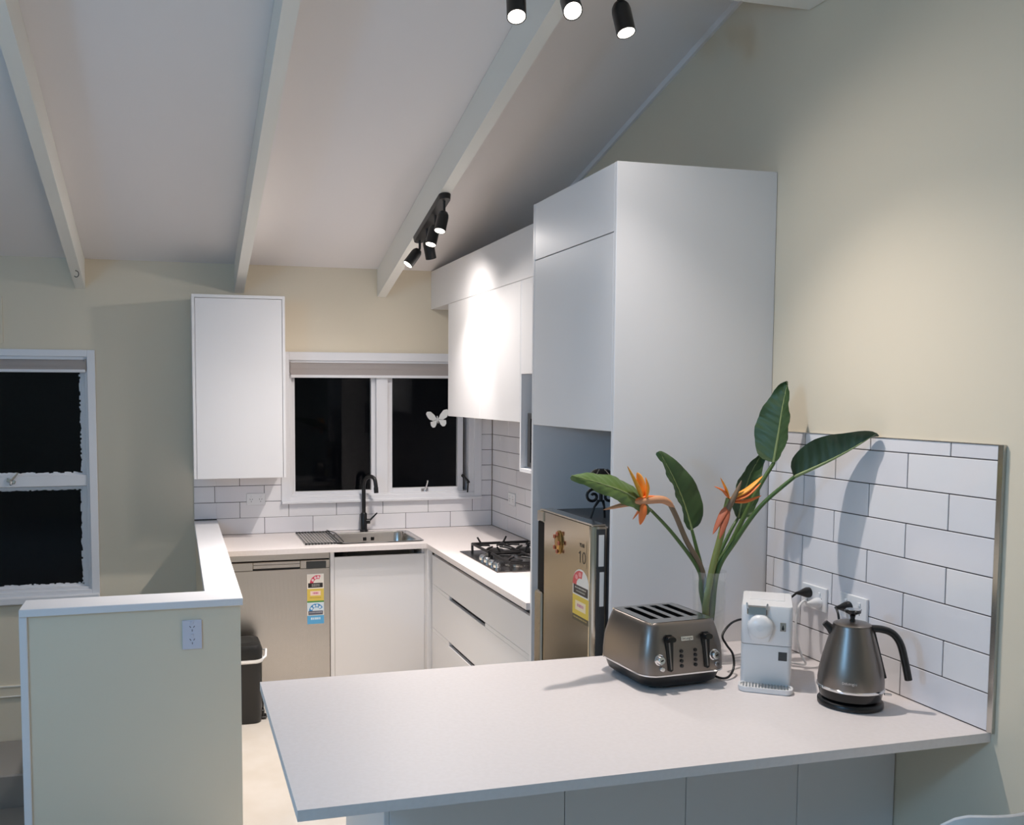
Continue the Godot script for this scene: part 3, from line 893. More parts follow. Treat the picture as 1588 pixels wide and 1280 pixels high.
func fridge_bay():
	var o := thing("fridge", "stainless steel fridge in the tall white cabinet", "fridge", Vector3(-0.655, 0, 2.4))
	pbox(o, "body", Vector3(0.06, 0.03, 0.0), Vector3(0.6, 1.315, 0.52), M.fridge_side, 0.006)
	var mb := MB.new()
	# door with rounded near and far edges; front at x = 0
	var prof := []
	for k in 7:
		var t := PI / 2 * k / 6.0
		prof.append(Vector2(0.02 - 0.02 * sin(t), 0.525 - 0.02 + 0.02 * cos(t)))
	prof.append(Vector2(0.0, 0.098))
	prof.append(Vector2(0.03, 0.098))
	prof.append(Vector2(0.03, 0.05))
	prof.append(Vector2(0.055, 0.05))
	prof.append(Vector2(0.055, 0.525))
	var pv := PackedVector2Array(prof)
	# (x, z) outline extruded upwards
	mb.prism(pv, -1.318, -0.05, Transform3D(Basis(Vector3(1, 0, 0), Vector3(0, 0, 1), Vector3(0, -1, 0)), Vector3.ZERO))
	var d := put(o, "door", mb.done(), M.champagne)
	pbox(d, "top_cap", Vector3(0.0, 1.3185, 0.05), Vector3(0.055, 1.326, 0.523), M.steel_smooth, 0.003)
	pbox(d, "recess_plate", Vector3(-0.001, 1.002, 0.035), Vector3(0.029, 1.275, 0.0975), M.recess_black, 0.002)  # flush plate, its black stands in for the dark handle recess
	pbox(d, "handle_bar", Vector3(-0.008, 0.06, 0.018), Vector3(0.045, 1.0, 0.0905), M.champagne, 0.006)
	pbox(d, "handle_head", Vector3(-0.004, 1.276, 0.03), Vector3(0.05, 1.318, 0.0975), M.champagne, 0.004)
	pbox(d, "edge_strip", Vector3(0.018, 0.06, 0.5252), Vector3(0.05, 1.31, 0.527), M.fridge_side, 0.0005)
	pbox(o, "side_label", Vector3(0.025, 1.18, 0.5272), Vector3(0.045, 1.29, 0.5278), M.paper, 0)
	pbox(o, "side_label", Vector3(0.03, 1.04, 0.5272), Vector3(0.046, 1.16, 0.5278), M.paper, 0)
	card(d, "energy_sticker", Vector3(0.0, 0.965, 0.372), Vector3(0, 0, 0.135), Vector3(0, 0.19, 0), fridge_label(), true)
	# the ten year sticker
	pbox(d, "warranty_sticker", Vector3(-0.0008, 1.165, 0.41), Vector3(0.0, 1.262, 0.485), M.champagne, 0)
	var face := Basis(Vector3(0, 0, 1), Vector3(0, 1, 0), Vector3(-1, 0, 0))
	lettering(d, "10", 0.055, M.black, Transform3D(face, Vector3(-0.0012, 1.198, 0.448)))
	lettering(d, "YEAR", 0.018, M.black, Transform3D(face, Vector3(-0.0012, 1.242, 0.448)))
	# magnet
	o = thing("fridge_magnet", "small gold and brown magnet on the fridge door", "magnet", Vector3(-0.656, 1.222, 2.645))
	plathe(o, "plate", [[0.034, 0.0], [0.034, 0.004], [0.028, 0.009], [0.014, 0.011]], M.gold, Transform3D(along(Vector3.ZERO, Vector3(-1, 0, 0)).basis.scaled(Vector3(1, 1.3, 0.85)), Vector3.ZERO), 24)
	mb = MB.new()
	for k in 5:
		var a := TAU * k / 5.0
		mb.box(Vector3(-0.012, 0.035 * sin(a), 0.022 * cos(a)), Vector3(0.006, 0.016, 0.014), 0.003)
	put(o, "figure", mb.done(), M.sepal_dry)
	# ornament on top of the fridge
	o = thing("ornament", "small dark scrolled metal ornament standing on top of the fridge", "ornament", Vector3(-0.515, 1.327, 2.70))
	mb = MB.new()
	for s in [-1, 1]:
		mb.tube([Vector3(s * 0.028 - 0.012, -0.011, 0), Vector3(s * 0.02 - 0.006, 0.03, 0), Vector3(s * 0.008, 0.055, 0)], [0.004, 0.004, 0.006], 8)
	put(o, "leg", mb.done(), M.iron)
	for s in [-1, 1]:
		var pts := []
		for k in 22:
			var a := k * 0.42
			var r := 0.034 - 0.0013 * k
			pts.append(Vector3(s * (0.03 - r * cos(a)), 0.07 + r * sin(a) * 0.9, 0.004 * s))
		ptube(o, "scroll", pts, 0.0055, M.iron, 8)
	ptube(o, "post", [Vector3(0, 0.05, 0), Vector3(0, 0.125, 0)], 0.007, M.iron, 8)
	plathe(o, "cap", [[0.012, 0.115], [0.03, 0.12], [0.052, 0.13], [0.05, 0.148], [0.03, 0.166], [0.01, 0.172]], M.iron, at(0, 0, 0), 16)
	for k in 6:
		var a := TAU * k / 6.0 + 0.3
		ptube(o, "rib", [Vector3(0.05 * cos(a), 0.13, 0.05 * sin(a)), Vector3(0.05 * cos(a), 0.15, 0.05 * sin(a)), Vector3(0.02 * cos(a), 0.17, 0.02 * sin(a))], 0.003, M.steel_smooth, 6)

# ---------------------------------------------------------------- lights
func lamp_head(bar: Node3D, root: Vector3, mouth: Vector3, energy: float, wide := 48.0, spill := 0.3):
	# root: point under the bar; mouth: centre of the lens
	var h := 0.105
	var drop := root + Vector3(0, -0.045, 0)
	var dir := (mouth - drop).normalized()
	ptube(bar, "stem", [root, root + Vector3(0, -0.03, 0), drop, drop + dir * 0.012], [0.0065, 0.0065, 0.006, 0.009], M.lamp_black, 10)
	var top := drop + dir * 0.008
	var xf := along(top, dir)
	var hd := plathe(bar, "lamp_head", [[0.008, 0.0], [0.019, 0.004], [0.026, 0.016], [0.0285, 0.03], [0.0285, h], [0.0255, h], [0.0255, h - 0.006]], M.lamp_black, xf, 28)
	plathe(hd, "lens", [[0.025, h - 0.007], [0.0252, h - 0.001], [0.02, h + 0.001]], M.lamp, at(0, 0, 0), 24)
	# the beam and the wide soft spill round it
	for q in [["beam", wide, energy], ["spill", 86.0, energy * spill]]:
		var s := SpotLight3D.new()
		s.name = q[0]
		s.light_color = WARM
		s.light_energy = q[2]
		s.light_size = 0.022
		s.spot_angle = q[1]
		s.spot_angle_attenuation = 1.0
		s.spot_range = 14.0
		s.spot_attenuation = 2.0
		s.shadow_enabled = true
		hd.add_child(s, true)
		s.transform = Transform3D(Basis(Vector3(1, 0, 0), PI / 2), Vector3(0, h + 0.004, 0))

func light_fittings():
	# bar along the beam over the kitchen
	var o := thing("spotlight_bar", "black four-lamp spotlight bar fixed under the beam by the overhead cabinets", "light", Vector3(-0.755, 2.385, 0))
	var sl := 0.245
	var p := func(z, dy): return Vector3(0, sl * z + dy, z)
	var mb := MB.new()
	var ang := atan(sl)
	var xf := Transform3D(Basis(Vector3(1, 0, 0), -ang), p.call(1.19, -0.0145))
	var rings := []
	for q in [[0.0, 0.054, 0.56], [0.024, 0.06, 0.566], [0.0275, 0.06, 0.566]]:
		var r := rrect(q[1], q[2], 0.027, q[0] - 0.014)
		for i in r.size(): r[i] = xf * (r[i] as Vector3)
		rings.append(r)
	mb.loft(rings)
	put(o, "bar", mb.done(), M.lamp_black)
	var e := 2.25
	lamp_head(o, p.call(1.43, -0.027), p.call(1.43, -0.027) + Vector3(-0.03, -0.15, 0.027), e * 0.98, 40.0, 0.18)
	lamp_head(o, p.call(1.27, -0.027), p.call(1.27, -0.027) + Vector3(-0.03, -0.15, 0.022), e * 0.98, 40.0, 0.18)
	lamp_head(o, p.call(1.11, -0.027), p.call(1.11, -0.027) + Vector3(0.03, -0.15, -0.03), e * 0.38, 38.0, 0.45)
	lamp_head(o, p.call(0.96, -0.027), p.call(0.96, -0.027) + Vector3(-0.065, -0.128, 0.01), e * 0.45, 48.0, 0.62)
	# bar under the ridge beam over the peninsula
	o = thing("spotlight_bar", "black spotlight bar with three lit lamps over the peninsula, at the top edge", "light", Vector3(-0.885, 3.03, 3.2))
	mb = MB.new()
	mb.loft([rrect(0.50, 0.054, 0.027, -0.026), rrect(0.506, 0.06, 0.027, -0.002), rrect(0.506, 0.06, 0.027, -0.0005)])
	put(o, "bar", mb.done(), M.lamp_black)
	lamp_head(o, Vector3(-0.165, -0.026, 0), Vector3(-0.18, -0.176, 0.05), 0.14, 64.0, 0.5)
	lamp_head(o, Vector3(0.0, -0.026, 0), Vector3(-0.02, -0.158, 0.085), 0.22, 60.0, 0.5)
	lamp_head(o, Vector3(0.165, -0.026, 0), Vector3(0.174, -0.178, 0.034), 1.36, 50.0, 0.2)
	# living room pendant left of the viewer
	o = thing("pendant_light", "cool white globe pendant of the living room, left of the viewer", "light", Vector3(-4.0, 2.2, 5.2))
	var ball := SphereMesh.new()
	ball.radius = 0.16
	ball.height = 0.32
	put(o, "globe", ball, M.room_lamp)
	plathe(o, "cap", [[0.05, 0.15], [0.05, 0.19], [0.02, 0.2]], M.trim, at(0, 0, 0), 24)
	ptube(o, "cable", [Vector3(0, 0.2, 0), Vector3(0, 0.63, 0)], 0.005, M.black)
	plathe(o, "rose", [[0.05, 0.62], [0.05, 0.655]], M.trim, at(0, 0, 0), 24)

# ---------------------------------------------------------------- things on the bench
func face_z(y: float) -> float:
	# front of the toaster body at height y
	var k := [[0.052, 0.1425], [0.075, 0.142], [0.12, 0.138], [0.165, 0.1275], [0.19, 0.1205]]
	for i in k.size() - 1:
		if y <= k[i + 1][0]: return lerpf(k[i][1], k[i + 1][1], (y - k[i][0]) / (k[i + 1][0] - k[i][0]))
	return k[-1][1]

func bench_things():
	toaster()
	coffee_machine()
	kettle()

func toaster():
	var o := thing("toaster", "graphite four slot toaster with chrome band on the peninsula", "toaster", Vector3(-0.587, 0.9, 3.288), 4.0)
	var mb := MB.new()
	mb.loft([rrect(0.235, 0.235, 0.05, 0.008), rrect(0.26, 0.26, 0.05, 0.018), rrect(0.276, 0.274, 0.05, 0.045)])
	put(o, "base", mb.done(), M.black)
	for q in [[-0.08, -0.08], [0.08, -0.08], [-0.08, 0.08], [0.08, 0.08]]:
		plathe(o, "foot", [[0.014, 0.0005], [0.016, 0.009]], M.black, at(q[0], 0, q[1]), 14)
	mb = MB.new()
	mb.loft([rrect(0.278, 0.276, 0.05, 0.045), rrect(0.29, 0.289, 0.052, 0.047), rrect(0.29, 0.289, 0.052, 0.051), rrect(0.282, 0.28, 0.05, 0.053)])
	put(o, "chrome_band", mb.done(), M.chrome)
	mb = MB.new()
	var rings := []
	for q in [[0.052, 0.275, 0.05], [0.075, 0.274, 0.048], [0.12, 0.266, 0.044], [0.165, 0.245, 0.04], [0.19, 0.231, 0.04], [0.197, 0.224, 0.038], [0.2, 0.214, 0.034]]:
		rings.append(rrect(q[1] + 0.012, q[1] + 0.01, q[2], q[0], Vector2.ZERO, 8))
	mb.loft(rings, true, false, 0.9)
	put(o, "body", mb.done(), M.graphite)
	# top plate with four slots
	mb = MB.new()
	var y0 := 0.195
	var y1 := 0.2005
	var hw := 0.109
	var z0 := -0.092
	var z1 := 0.066
	var xs := [-0.08, -0.034, 0.012, 0.058]
	var prev := -hw
	for x in xs:
		mb.box2(Vector3(prev, y0, z0), Vector3(x, y1, z1))
		prev = x + 0.026
	mb.box2(Vector3(prev, y0, z0), Vector3(hw, y1, z1))
	mb.box2(Vector3(-hw, y0, -0.109), Vector3(hw, y1, z0))
	mb.box2(Vector3(-hw, y0, z1), Vector3(hw, y1, 0.109))
	put(o, "top_plate", mb.done(), M.steel_smooth)
	for x in xs:
		var s := pbox(o, "slot", Vector3(x - 0.001, 0.10, z0 - 0.002), Vector3(x + 0.027, 0.102, z1 + 0.002), M.iron, 0)
		mb = MB.new()
		for wx in [0.004, 0.022]:
			for k in 5:
				var zz := z0 + 0.02 + 0.03 * k
				mb.tube([Vector3(wx - 0.013, 0.0, zz - (z0 + z1) / 2), Vector3(wx - 0.013, 0.09, zz - (z0 + z1) / 2)], 0.0012, 6)
		mb.box2(Vector3(-0.014, 0, -0.08), Vector3(-0.0135, 0.093, 0.08))
		mb.box2(Vector3(0.0135, 0, -0.08), Vector3(0.014, 0.093, 0.08))
		put(s, "guide_wires", mb.done(), M.iron)
		pbox(o, "bread_lifter", Vector3(x + 0.009, 0.17, z0 + 0.01), Vector3(x + 0.017, 0.186, z1 - 0.01), M.iron, 0.002)
	var tilt := func(y): return Transform3D(Basis(Vector3(1, 0, 0), -0.13 if y < 0.12 else -0.22), Vector3.ZERO)
	for sx in [-0.062, 0.064]:
		# tapered lever track and knob
		mb = MB.new()
		var p := PackedVector2Array([Vector2(-0.015, 0.162), Vector2(-0.008, 0.168), Vector2(0.008, 0.168), Vector2(0.015, 0.162), Vector2(0.007, 0.064), Vector2(0, 0.06), Vector2(-0.007, 0.064)])
		for i in p.size(): p[i].y -= 0.115
		var b := Basis(Vector3(1, 0, 0), -0.15)
		mb.prism(p, -0.006, 0.0025, Transform3D(b, Vector3(sx, 0.115, 0.1385)))
		put(o, "lever_track", mb.done(), M.black)
		mb = MB.new()
		mb.box(Vector3.ZERO, Vector3(0.005, 0.085, 0.003), 0.001, Transform3D(Basis(Vector3(0, 0, 1), 0.02).rotated(Vector3(1, 0, 0), -0.15), Vector3(sx, 0.11, 0.1425)))
		put(o, "track_groove", mb.done(), M.graphite)
		mb = MB.new()
		mb.loft([rrect(0.024, 0.016, 0.007, 0.0), rrect(0.03, 0.02, 0.009, 0.012), rrect(0.024, 0.014, 0.007, 0.026)])
		put(o, "lever", mb.done(), M.black_gloss, Transform3D(Basis(Vector3(1, 0, 0), PI / 2 - 0.1), Vector3(sx, 0.155, face_z(0.155) - 0.002)))
	for sx in [-0.098, 0.09]:
		var y := 0.098
		var n := Vector3(0, 0.1, 1)
		var d := plathe(o, "browning_dial", [[0.0165, 0.0], [0.0165, 0.004], [0.0135, 0.006], [0.012, 0.016], [0.010, 0.018]], M.chrome, along(Vector3(sx, y, face_z(y) - 0.001), n), 22)
		put(d, "dial_mark", BoxMesh.new(), M.black, Transform3D(Basis.from_scale(Vector3(0.004, 0.001, 0.009)), Vector3(0, 0.0183, 0)))
		plathe(o, "button", [[0.008, 0.0], [0.008, 0.006], [0.006, 0.009]], M.chrome, along(Vector3(sx + 0.008, 0.07, face_z(0.07) - 0.001), n), 16)
	for sx in [-0.022, 0.026]:
		for k in 4:
			var y := 0.074 + 0.0145 * k
			plathe(o, "function_button", [[0.0058, 0.0], [0.0055, 0.004], [0.0035, 0.005]], M.black, along(Vector3(sx, y, face_z(y) - 0.001), Vector3(0, 0.1, 1)), 14)
	var b2 := Basis(Vector3(1, 0, 0), -0.22)
	var plate := pbox(o, "badge", Vector3(-0.021, -0.006, -0.0008), Vector3(0.021, 0.006, 0.0004), M.chrome, 0.0003)
	plate.transform = Transform3D(b2, Vector3(0.002, 0.152, face_z(0.152) + 0.0008))
	lettering(plate, "DeLonghi", 0.0085, M.black, at(0, 0, 0.0006))
	# its cord
	cord(o, M.black, spline([Vector3(-0.462, 0.925, 3.33), Vector3(-0.435, 0.908, 3.37), Vector3(-0.405, 0.909, 3.375), Vector3(-0.372, 0.93, 3.352), Vector3(-0.362, 0.965, 3.33), Vector3(-0.372, 0.99, 3.31), Vector3(-0.377, 1.016, 3.295), Vector3(-0.34, 1.043, 3.275), Vector3(-0.29, 1.05, 3.25), Vector3(-0.22, 1.05, 3.235), Vector3(-0.12, 1.09, 3.235), Vector3(-0.066, 1.122, 3.235)], 8), Vector3(-0.0185, 1.122, 3.235))

func coffee_machine():
	var o := thing("coffee_machine", "white capsule coffee machine between the toaster and the kettle", "coffee machine", Vector3(-0.288, 0.9, 3.393), -35.0)
	var mb := MB.new()
	mb.loft([rrect(0.14, 0.20, 0.012, 0.001), rrect(0.142, 0.205, 0.014, 0.006), rrect(0.142, 0.206, 0.014, 0.130)], true, true, 0.9)
	put(o, "lower_body", mb.done(), M.plastic_white)
	mb = MB.new()
	mb.loft([rrect(0.142, 0.21, 0.014, 0.1325), rrect(0.143, 0.212, 0.014, 0.135), rrect(0.143, 0.212, 0.014, 0.244), rrect(0.139, 0.208, 0.013, 0.249)], true, true, 0.9)
	put(o, "upper_body", mb.done(), M.plastic_white)
	pbox(o, "water_lid", Vector3(-0.05, 0.249, -0.09), Vector3(0.05, 0.2505, 0.02), M.plastic_white, 0.0006)
	# coffee head: a rounded dome on the front
	mb = MB.new()
	var xf := Transform3D(Basis(Vector3(1, 0, 0), PI / 2), Vector3(-0.018, 0.188, 0.1055))
	mb.lathe([[0.036, 0.0], [0.036, 0.012], [0.033, 0.02], [0.024, 0.026], [0.01, 0.029]], 30, xf)
	put(o, "coffee_head", mb.done(), M.plastic_white)
	mb = MB.new()
	mb.loft([rrect(0.05, 0.012, 0.006, 0.145, Vector2(-0.018, 0.112)), rrect(0.066, 0.022, 0.01, 0.165, Vector2(-0.018, 0.114)), rrect(0.07, 0.024, 0.01, 0.186, Vector2(-0.018, 0.114))])
	put(o, "outlet_shroud", mb.done(), M.plastic_white)
	# chrome lever at the top of the front
	mb = MB.new()
	mb.box(Vector3(-0.028, 0.235, 0.11), Vector3(0.056, 0.028, 0.012), 0.003)
	mb.tube([Vector3(-0.057, 0.252, 0.095), Vector3(-0.057, 0.255, 0.112), Vector3(-0.054, 0.24, 0.118)], 0.003, 8)
	mb.tube([Vector3(0.001, 0.252, 0.095), Vector3(0.001, 0.255, 0.112), Vector3(-0.002, 0.24, 0.118)], 0.003, 8)
	put(o, "capsule_lever", mb.done(), M.chrome)
	mb = MB.new()
	mb.box(Vector3(0.045, 0.19, 0.1065), Vector3(0.016, 0.026, 0.002), 0.0008)
	put(o, "power_button", mb.done(), M.steel_smooth)
	mb = MB.new()
	mb.prism(PackedVector2Array([Vector2(0, 0.009), Vector2(0.003, -0.001), Vector2(0.0035, -0.005), Vector2(0, -0.008), Vector2(-0.0035, -0.005), Vector2(-0.003, -0.001)]), 0, 0.0006, at(0.045, 0.188, 0.1076))
	put(o, "drop_mark", mb.done(), M.black)
	pbox(o, "badge", Vector3(0.034, 0.088, 0.1025), Vector3(0.058, 0.114, 0.1038), M.fridge_side, 0.0005)
	# drip tray with grille
	mb = MB.new()
	mb.loft([rrect(0.146, 0.058, 0.02, 0.001, Vector2(0, 0.128)), rrect(0.152, 0.062, 0.022, 0.006, Vector2(0, 0.128)), rrect(0.152, 0.062, 0.022, 0.016, Vector2(0, 0.128)), rrect(0.14, 0.052, 0.018, 0.016, Vector2(0, 0.128)), rrect(0.138, 0.05, 0.018, 0.011, Vector2(0, 0.128))])
	put(o, "drip_tray", mb.done(), M.plastic_white)
	for k in 15:
		pbox(o, "grille_bar", Vector3(-0.063 + 0.0088 * k, 0.0115, 0.105), Vector3(-0.0595 + 0.0088 * k, 0.0155, 0.151), M.steel_smooth, 0.0008)
	cord(o, M.plastic_white, spline([Vector3(-0.066, 1.098, 3.285), Vector3(-0.085, 1.112, 3.30), Vector3(-0.118, 1.10, 3.318), Vector3(-0.137, 1.06, 3.33), Vector3(-0.135, 1.0, 3.335), Vector3(-0.122, 0.95, 3.34), Vector3(-0.10, 0.912, 3.33), Vector3(-0.13, 0.908, 3.27), Vector3(-0.19, 0.91, 3.262), Vector3(-0.222, 0.93, 3.295)], 8), Vector3(-0.0185, 1.098, 3.285))

func kettle():
	var o := thing("kettle", "graphite cone shaped electric kettle with black handle on its base", "kettle", Vector3(-0.2, 0.9, 3.66))
	plathe(o, "power_base", [[0.078, 0.0005], [0.086, 0.003], [0.0865, 0.014], [0.082, 0.019], [0.04, 0.021]], M.black, at(0, 0, 0), 40)
	plathe(o, "foot_ring", [[0.072, 0.022], [0.08, 0.026], [0.0855, 0.05]], M.black_gloss, at(0, 0, 0), 40)
	plathe(o, "chrome_ring", [[0.0855, 0.05], [0.089, 0.052], [0.089, 0.057], [0.0865, 0.059]], M.chrome, at(0, 0, 0), 40)
	plathe(o, "body", [[0.0865, 0.0585], [0.0868, 0.075], [0.084, 0.1], [0.0785, 0.125], [0.071, 0.155], [0.063, 0.185], [0.0555, 0.21], [0.0505, 0.228]], M.graphite, at(0, 0, 0), 48)
	var lid := plathe(o, "lid", [[0.0503, 0.2285], [0.05, 0.231], [0.042, 0.235], [0.02, 0.238], [0.008, 0.2385]], M.graphite, at(0, 0, 0), 40)
	plathe(lid, "lid_knob", [[0.008, 0.238], [0.006, 0.247], [0.008, 0.256], [0.021, 0.263], [0.022, 0.269], [0.016, 0.272]], M.black_gloss, at(0, 0, 0), 24)
	plathe(lid, "knob_disc", [[0.0185, 0.2715], [0.0185, 0.2728], [0.003, 0.274]], M.chrome, at(0, 0, 0), 24)
	# hinge and handle point right and a little towards the viewer
	var d := Vector3(0.80, 0, 0.60)
	var yy := Vector3(0, 1, 0)
	var mb := MB.new()
	mb.tube(spline([d * 0.04 + yy * 0.222, d * 0.075 + yy * 0.222, d * 0.103 + yy * 0.212, d * 0.122 + yy * 0.185, d * 0.134 + yy * 0.14, d * 0.145 + yy * 0.087], 6), 0.0125, 14, 0.8)
	put(o, "handle", mb.done(), M.black)
	mb = MB.new()
	mb.tube([d * 0.052 + yy * 0.214, d * 0.0845 + yy * 0.085], [0.007, 0.007], 8)
	put(o, "water_gauge", mb.done(), M.black_gloss)
	mb = MB.new()
	mb.tube([d * -0.048 + yy * 0.2, d * -0.058 + yy * 0.215, d * -0.072 + yy * 0.228], [0.016, 0.014, 0.011], 12, 0.8)
	put(o, "spout", mb.done(), M.black)
	mb = MB.new()
	mb.box(Vector3.ZERO, Vector3(0.02, 0.006, 0.012), 0.002, Transform3D(Basis(yy, -0.6), d * 0.095 + yy * 0.04))
	put(o, "switch", mb.done(), M.chrome)
	var t := Vector3(-0.66, 0, 0.75).normalized()
	lettering(o, "DeLonghi", 0.009, M.chrome, Transform3D(Basis(yy.cross(t), yy, t), t * 0.0868 + yy * 0.082))
	cord(o, M.black, spline([Vector3(-0.066, 1.116, 3.425), Vector3(-0.075, 1.09, 3.45), Vector3(-0.08, 1.0, 3.47), Vector3(-0.075, 0.93, 3.5), Vector3(-0.09, 0.905, 3.55), Vector3(-0.14, 0.905, 3.588)], 8), Vector3(-0.0185, 1.116, 3.425))

# ---------------------------------------------------------------- plant
func leaf(o: Node3D, stem: Array, mid: Array, h1: Vector3, w1: float, h2: Vector3, w2: float, m1: Material, r0 := 0.0065):
	var s := spline(stem, 8)
	var rad := []
	for i in s.size(): rad.append(lerpf(r0, r0 * 0.55, float(i) / (s.size() - 1)))
	ptube(o, "petiole", s, rad, M.stem, 10)
	var c := spline(mid, 10)
	var n := c.size()
	var shape := func(t: float) -> float: return pow(sin(PI * pow(clampf(t, 0.0, 1.0), 0.68)), 0.78) * (1.0 - 0.1 * t)
	for half in 2:
		var mb := MB.new()
		var hd := h1 if half == 0 else h2
		var wd := w1 if half == 0 else w2
		var top := []
		var bot := []
		for i in n:
			var t := float(i) / (n - 1)
			var tg: Vector3 = ((c[min(i + 1, n - 1)] as Vector3) - c[max(i - 1, 0)]).normalized()
			var d := (hd - tg * hd.dot(tg)).normalized()
			var nr := tg.cross(d).normalized()
			var w: float = wd * shape.call(t) + 0.0012
			var rt := []
			var rbm := []
			for k in 6:
				var f := k / 5.0
				var wav := 0.0035 * sin(t * 23.0 + half * 2.0) * f * f + 0.010 * f * f * (1 if half == 0 else -1) + 0.0011 * sin(t * 120.0 + f * 8.0)
				var p: Vector3 = c[i] + d * w * f + nr * wav
				rt.append(p + nr * 0.0006)
				rbm.append(p - nr * 0.0006)
			top.append(rt); bot.append(rbm)
		for side in 2:
			mb.smooth()
			var g = top if side == 0 else bot
			for i in n - 1:
				for k in 5:
					if side == 0:
						mb.tri(g[i][k], g[i][k + 1], g[i + 1][k + 1]); mb.tri(g[i][k], g[i + 1][k + 1], g[i + 1][k])
					else:
						mb.tri(g[i][k], g[i + 1][k + 1], g[i][k + 1]); mb.tri(g[i][k], g[i + 1][k], g[i + 1][k + 1])
		mb.flat()
		for i in n - 1:
			for k in [0, 5]:
				mb.tri(top[i][k], bot[i][k], bot[i + 1][k]); mb.tri(top[i][k], bot[i + 1][k], top[i + 1][k])
		put(o, "leaf_blade", mb.done(), m1)
	var rr := []
	for i in n: rr.append(lerpf(r0 * 0.55, 0.0008, float(i) / (n - 1)))
	ptube(o, "midrib", c, rr, M.rib, 8)

func blade(o: Node3D, called: String, pts: Array, w: float, m: Material, squash := 0.35):
	var s := spline(pts, 6)
	var rad := []
	for i in s.size():
		var t := float(i) / (s.size() - 1)
		rad.append(maxf(w * pow(sin(PI * clampf(pow(t, 0.75), 0.0, 1.0)), 0.8), 0.0006) if t > 0.02 else w * 0.35)
	var mb := MB.new()
	mb.tube(s, rad, 8, squash)
	put(o, called, mb.done(), m)

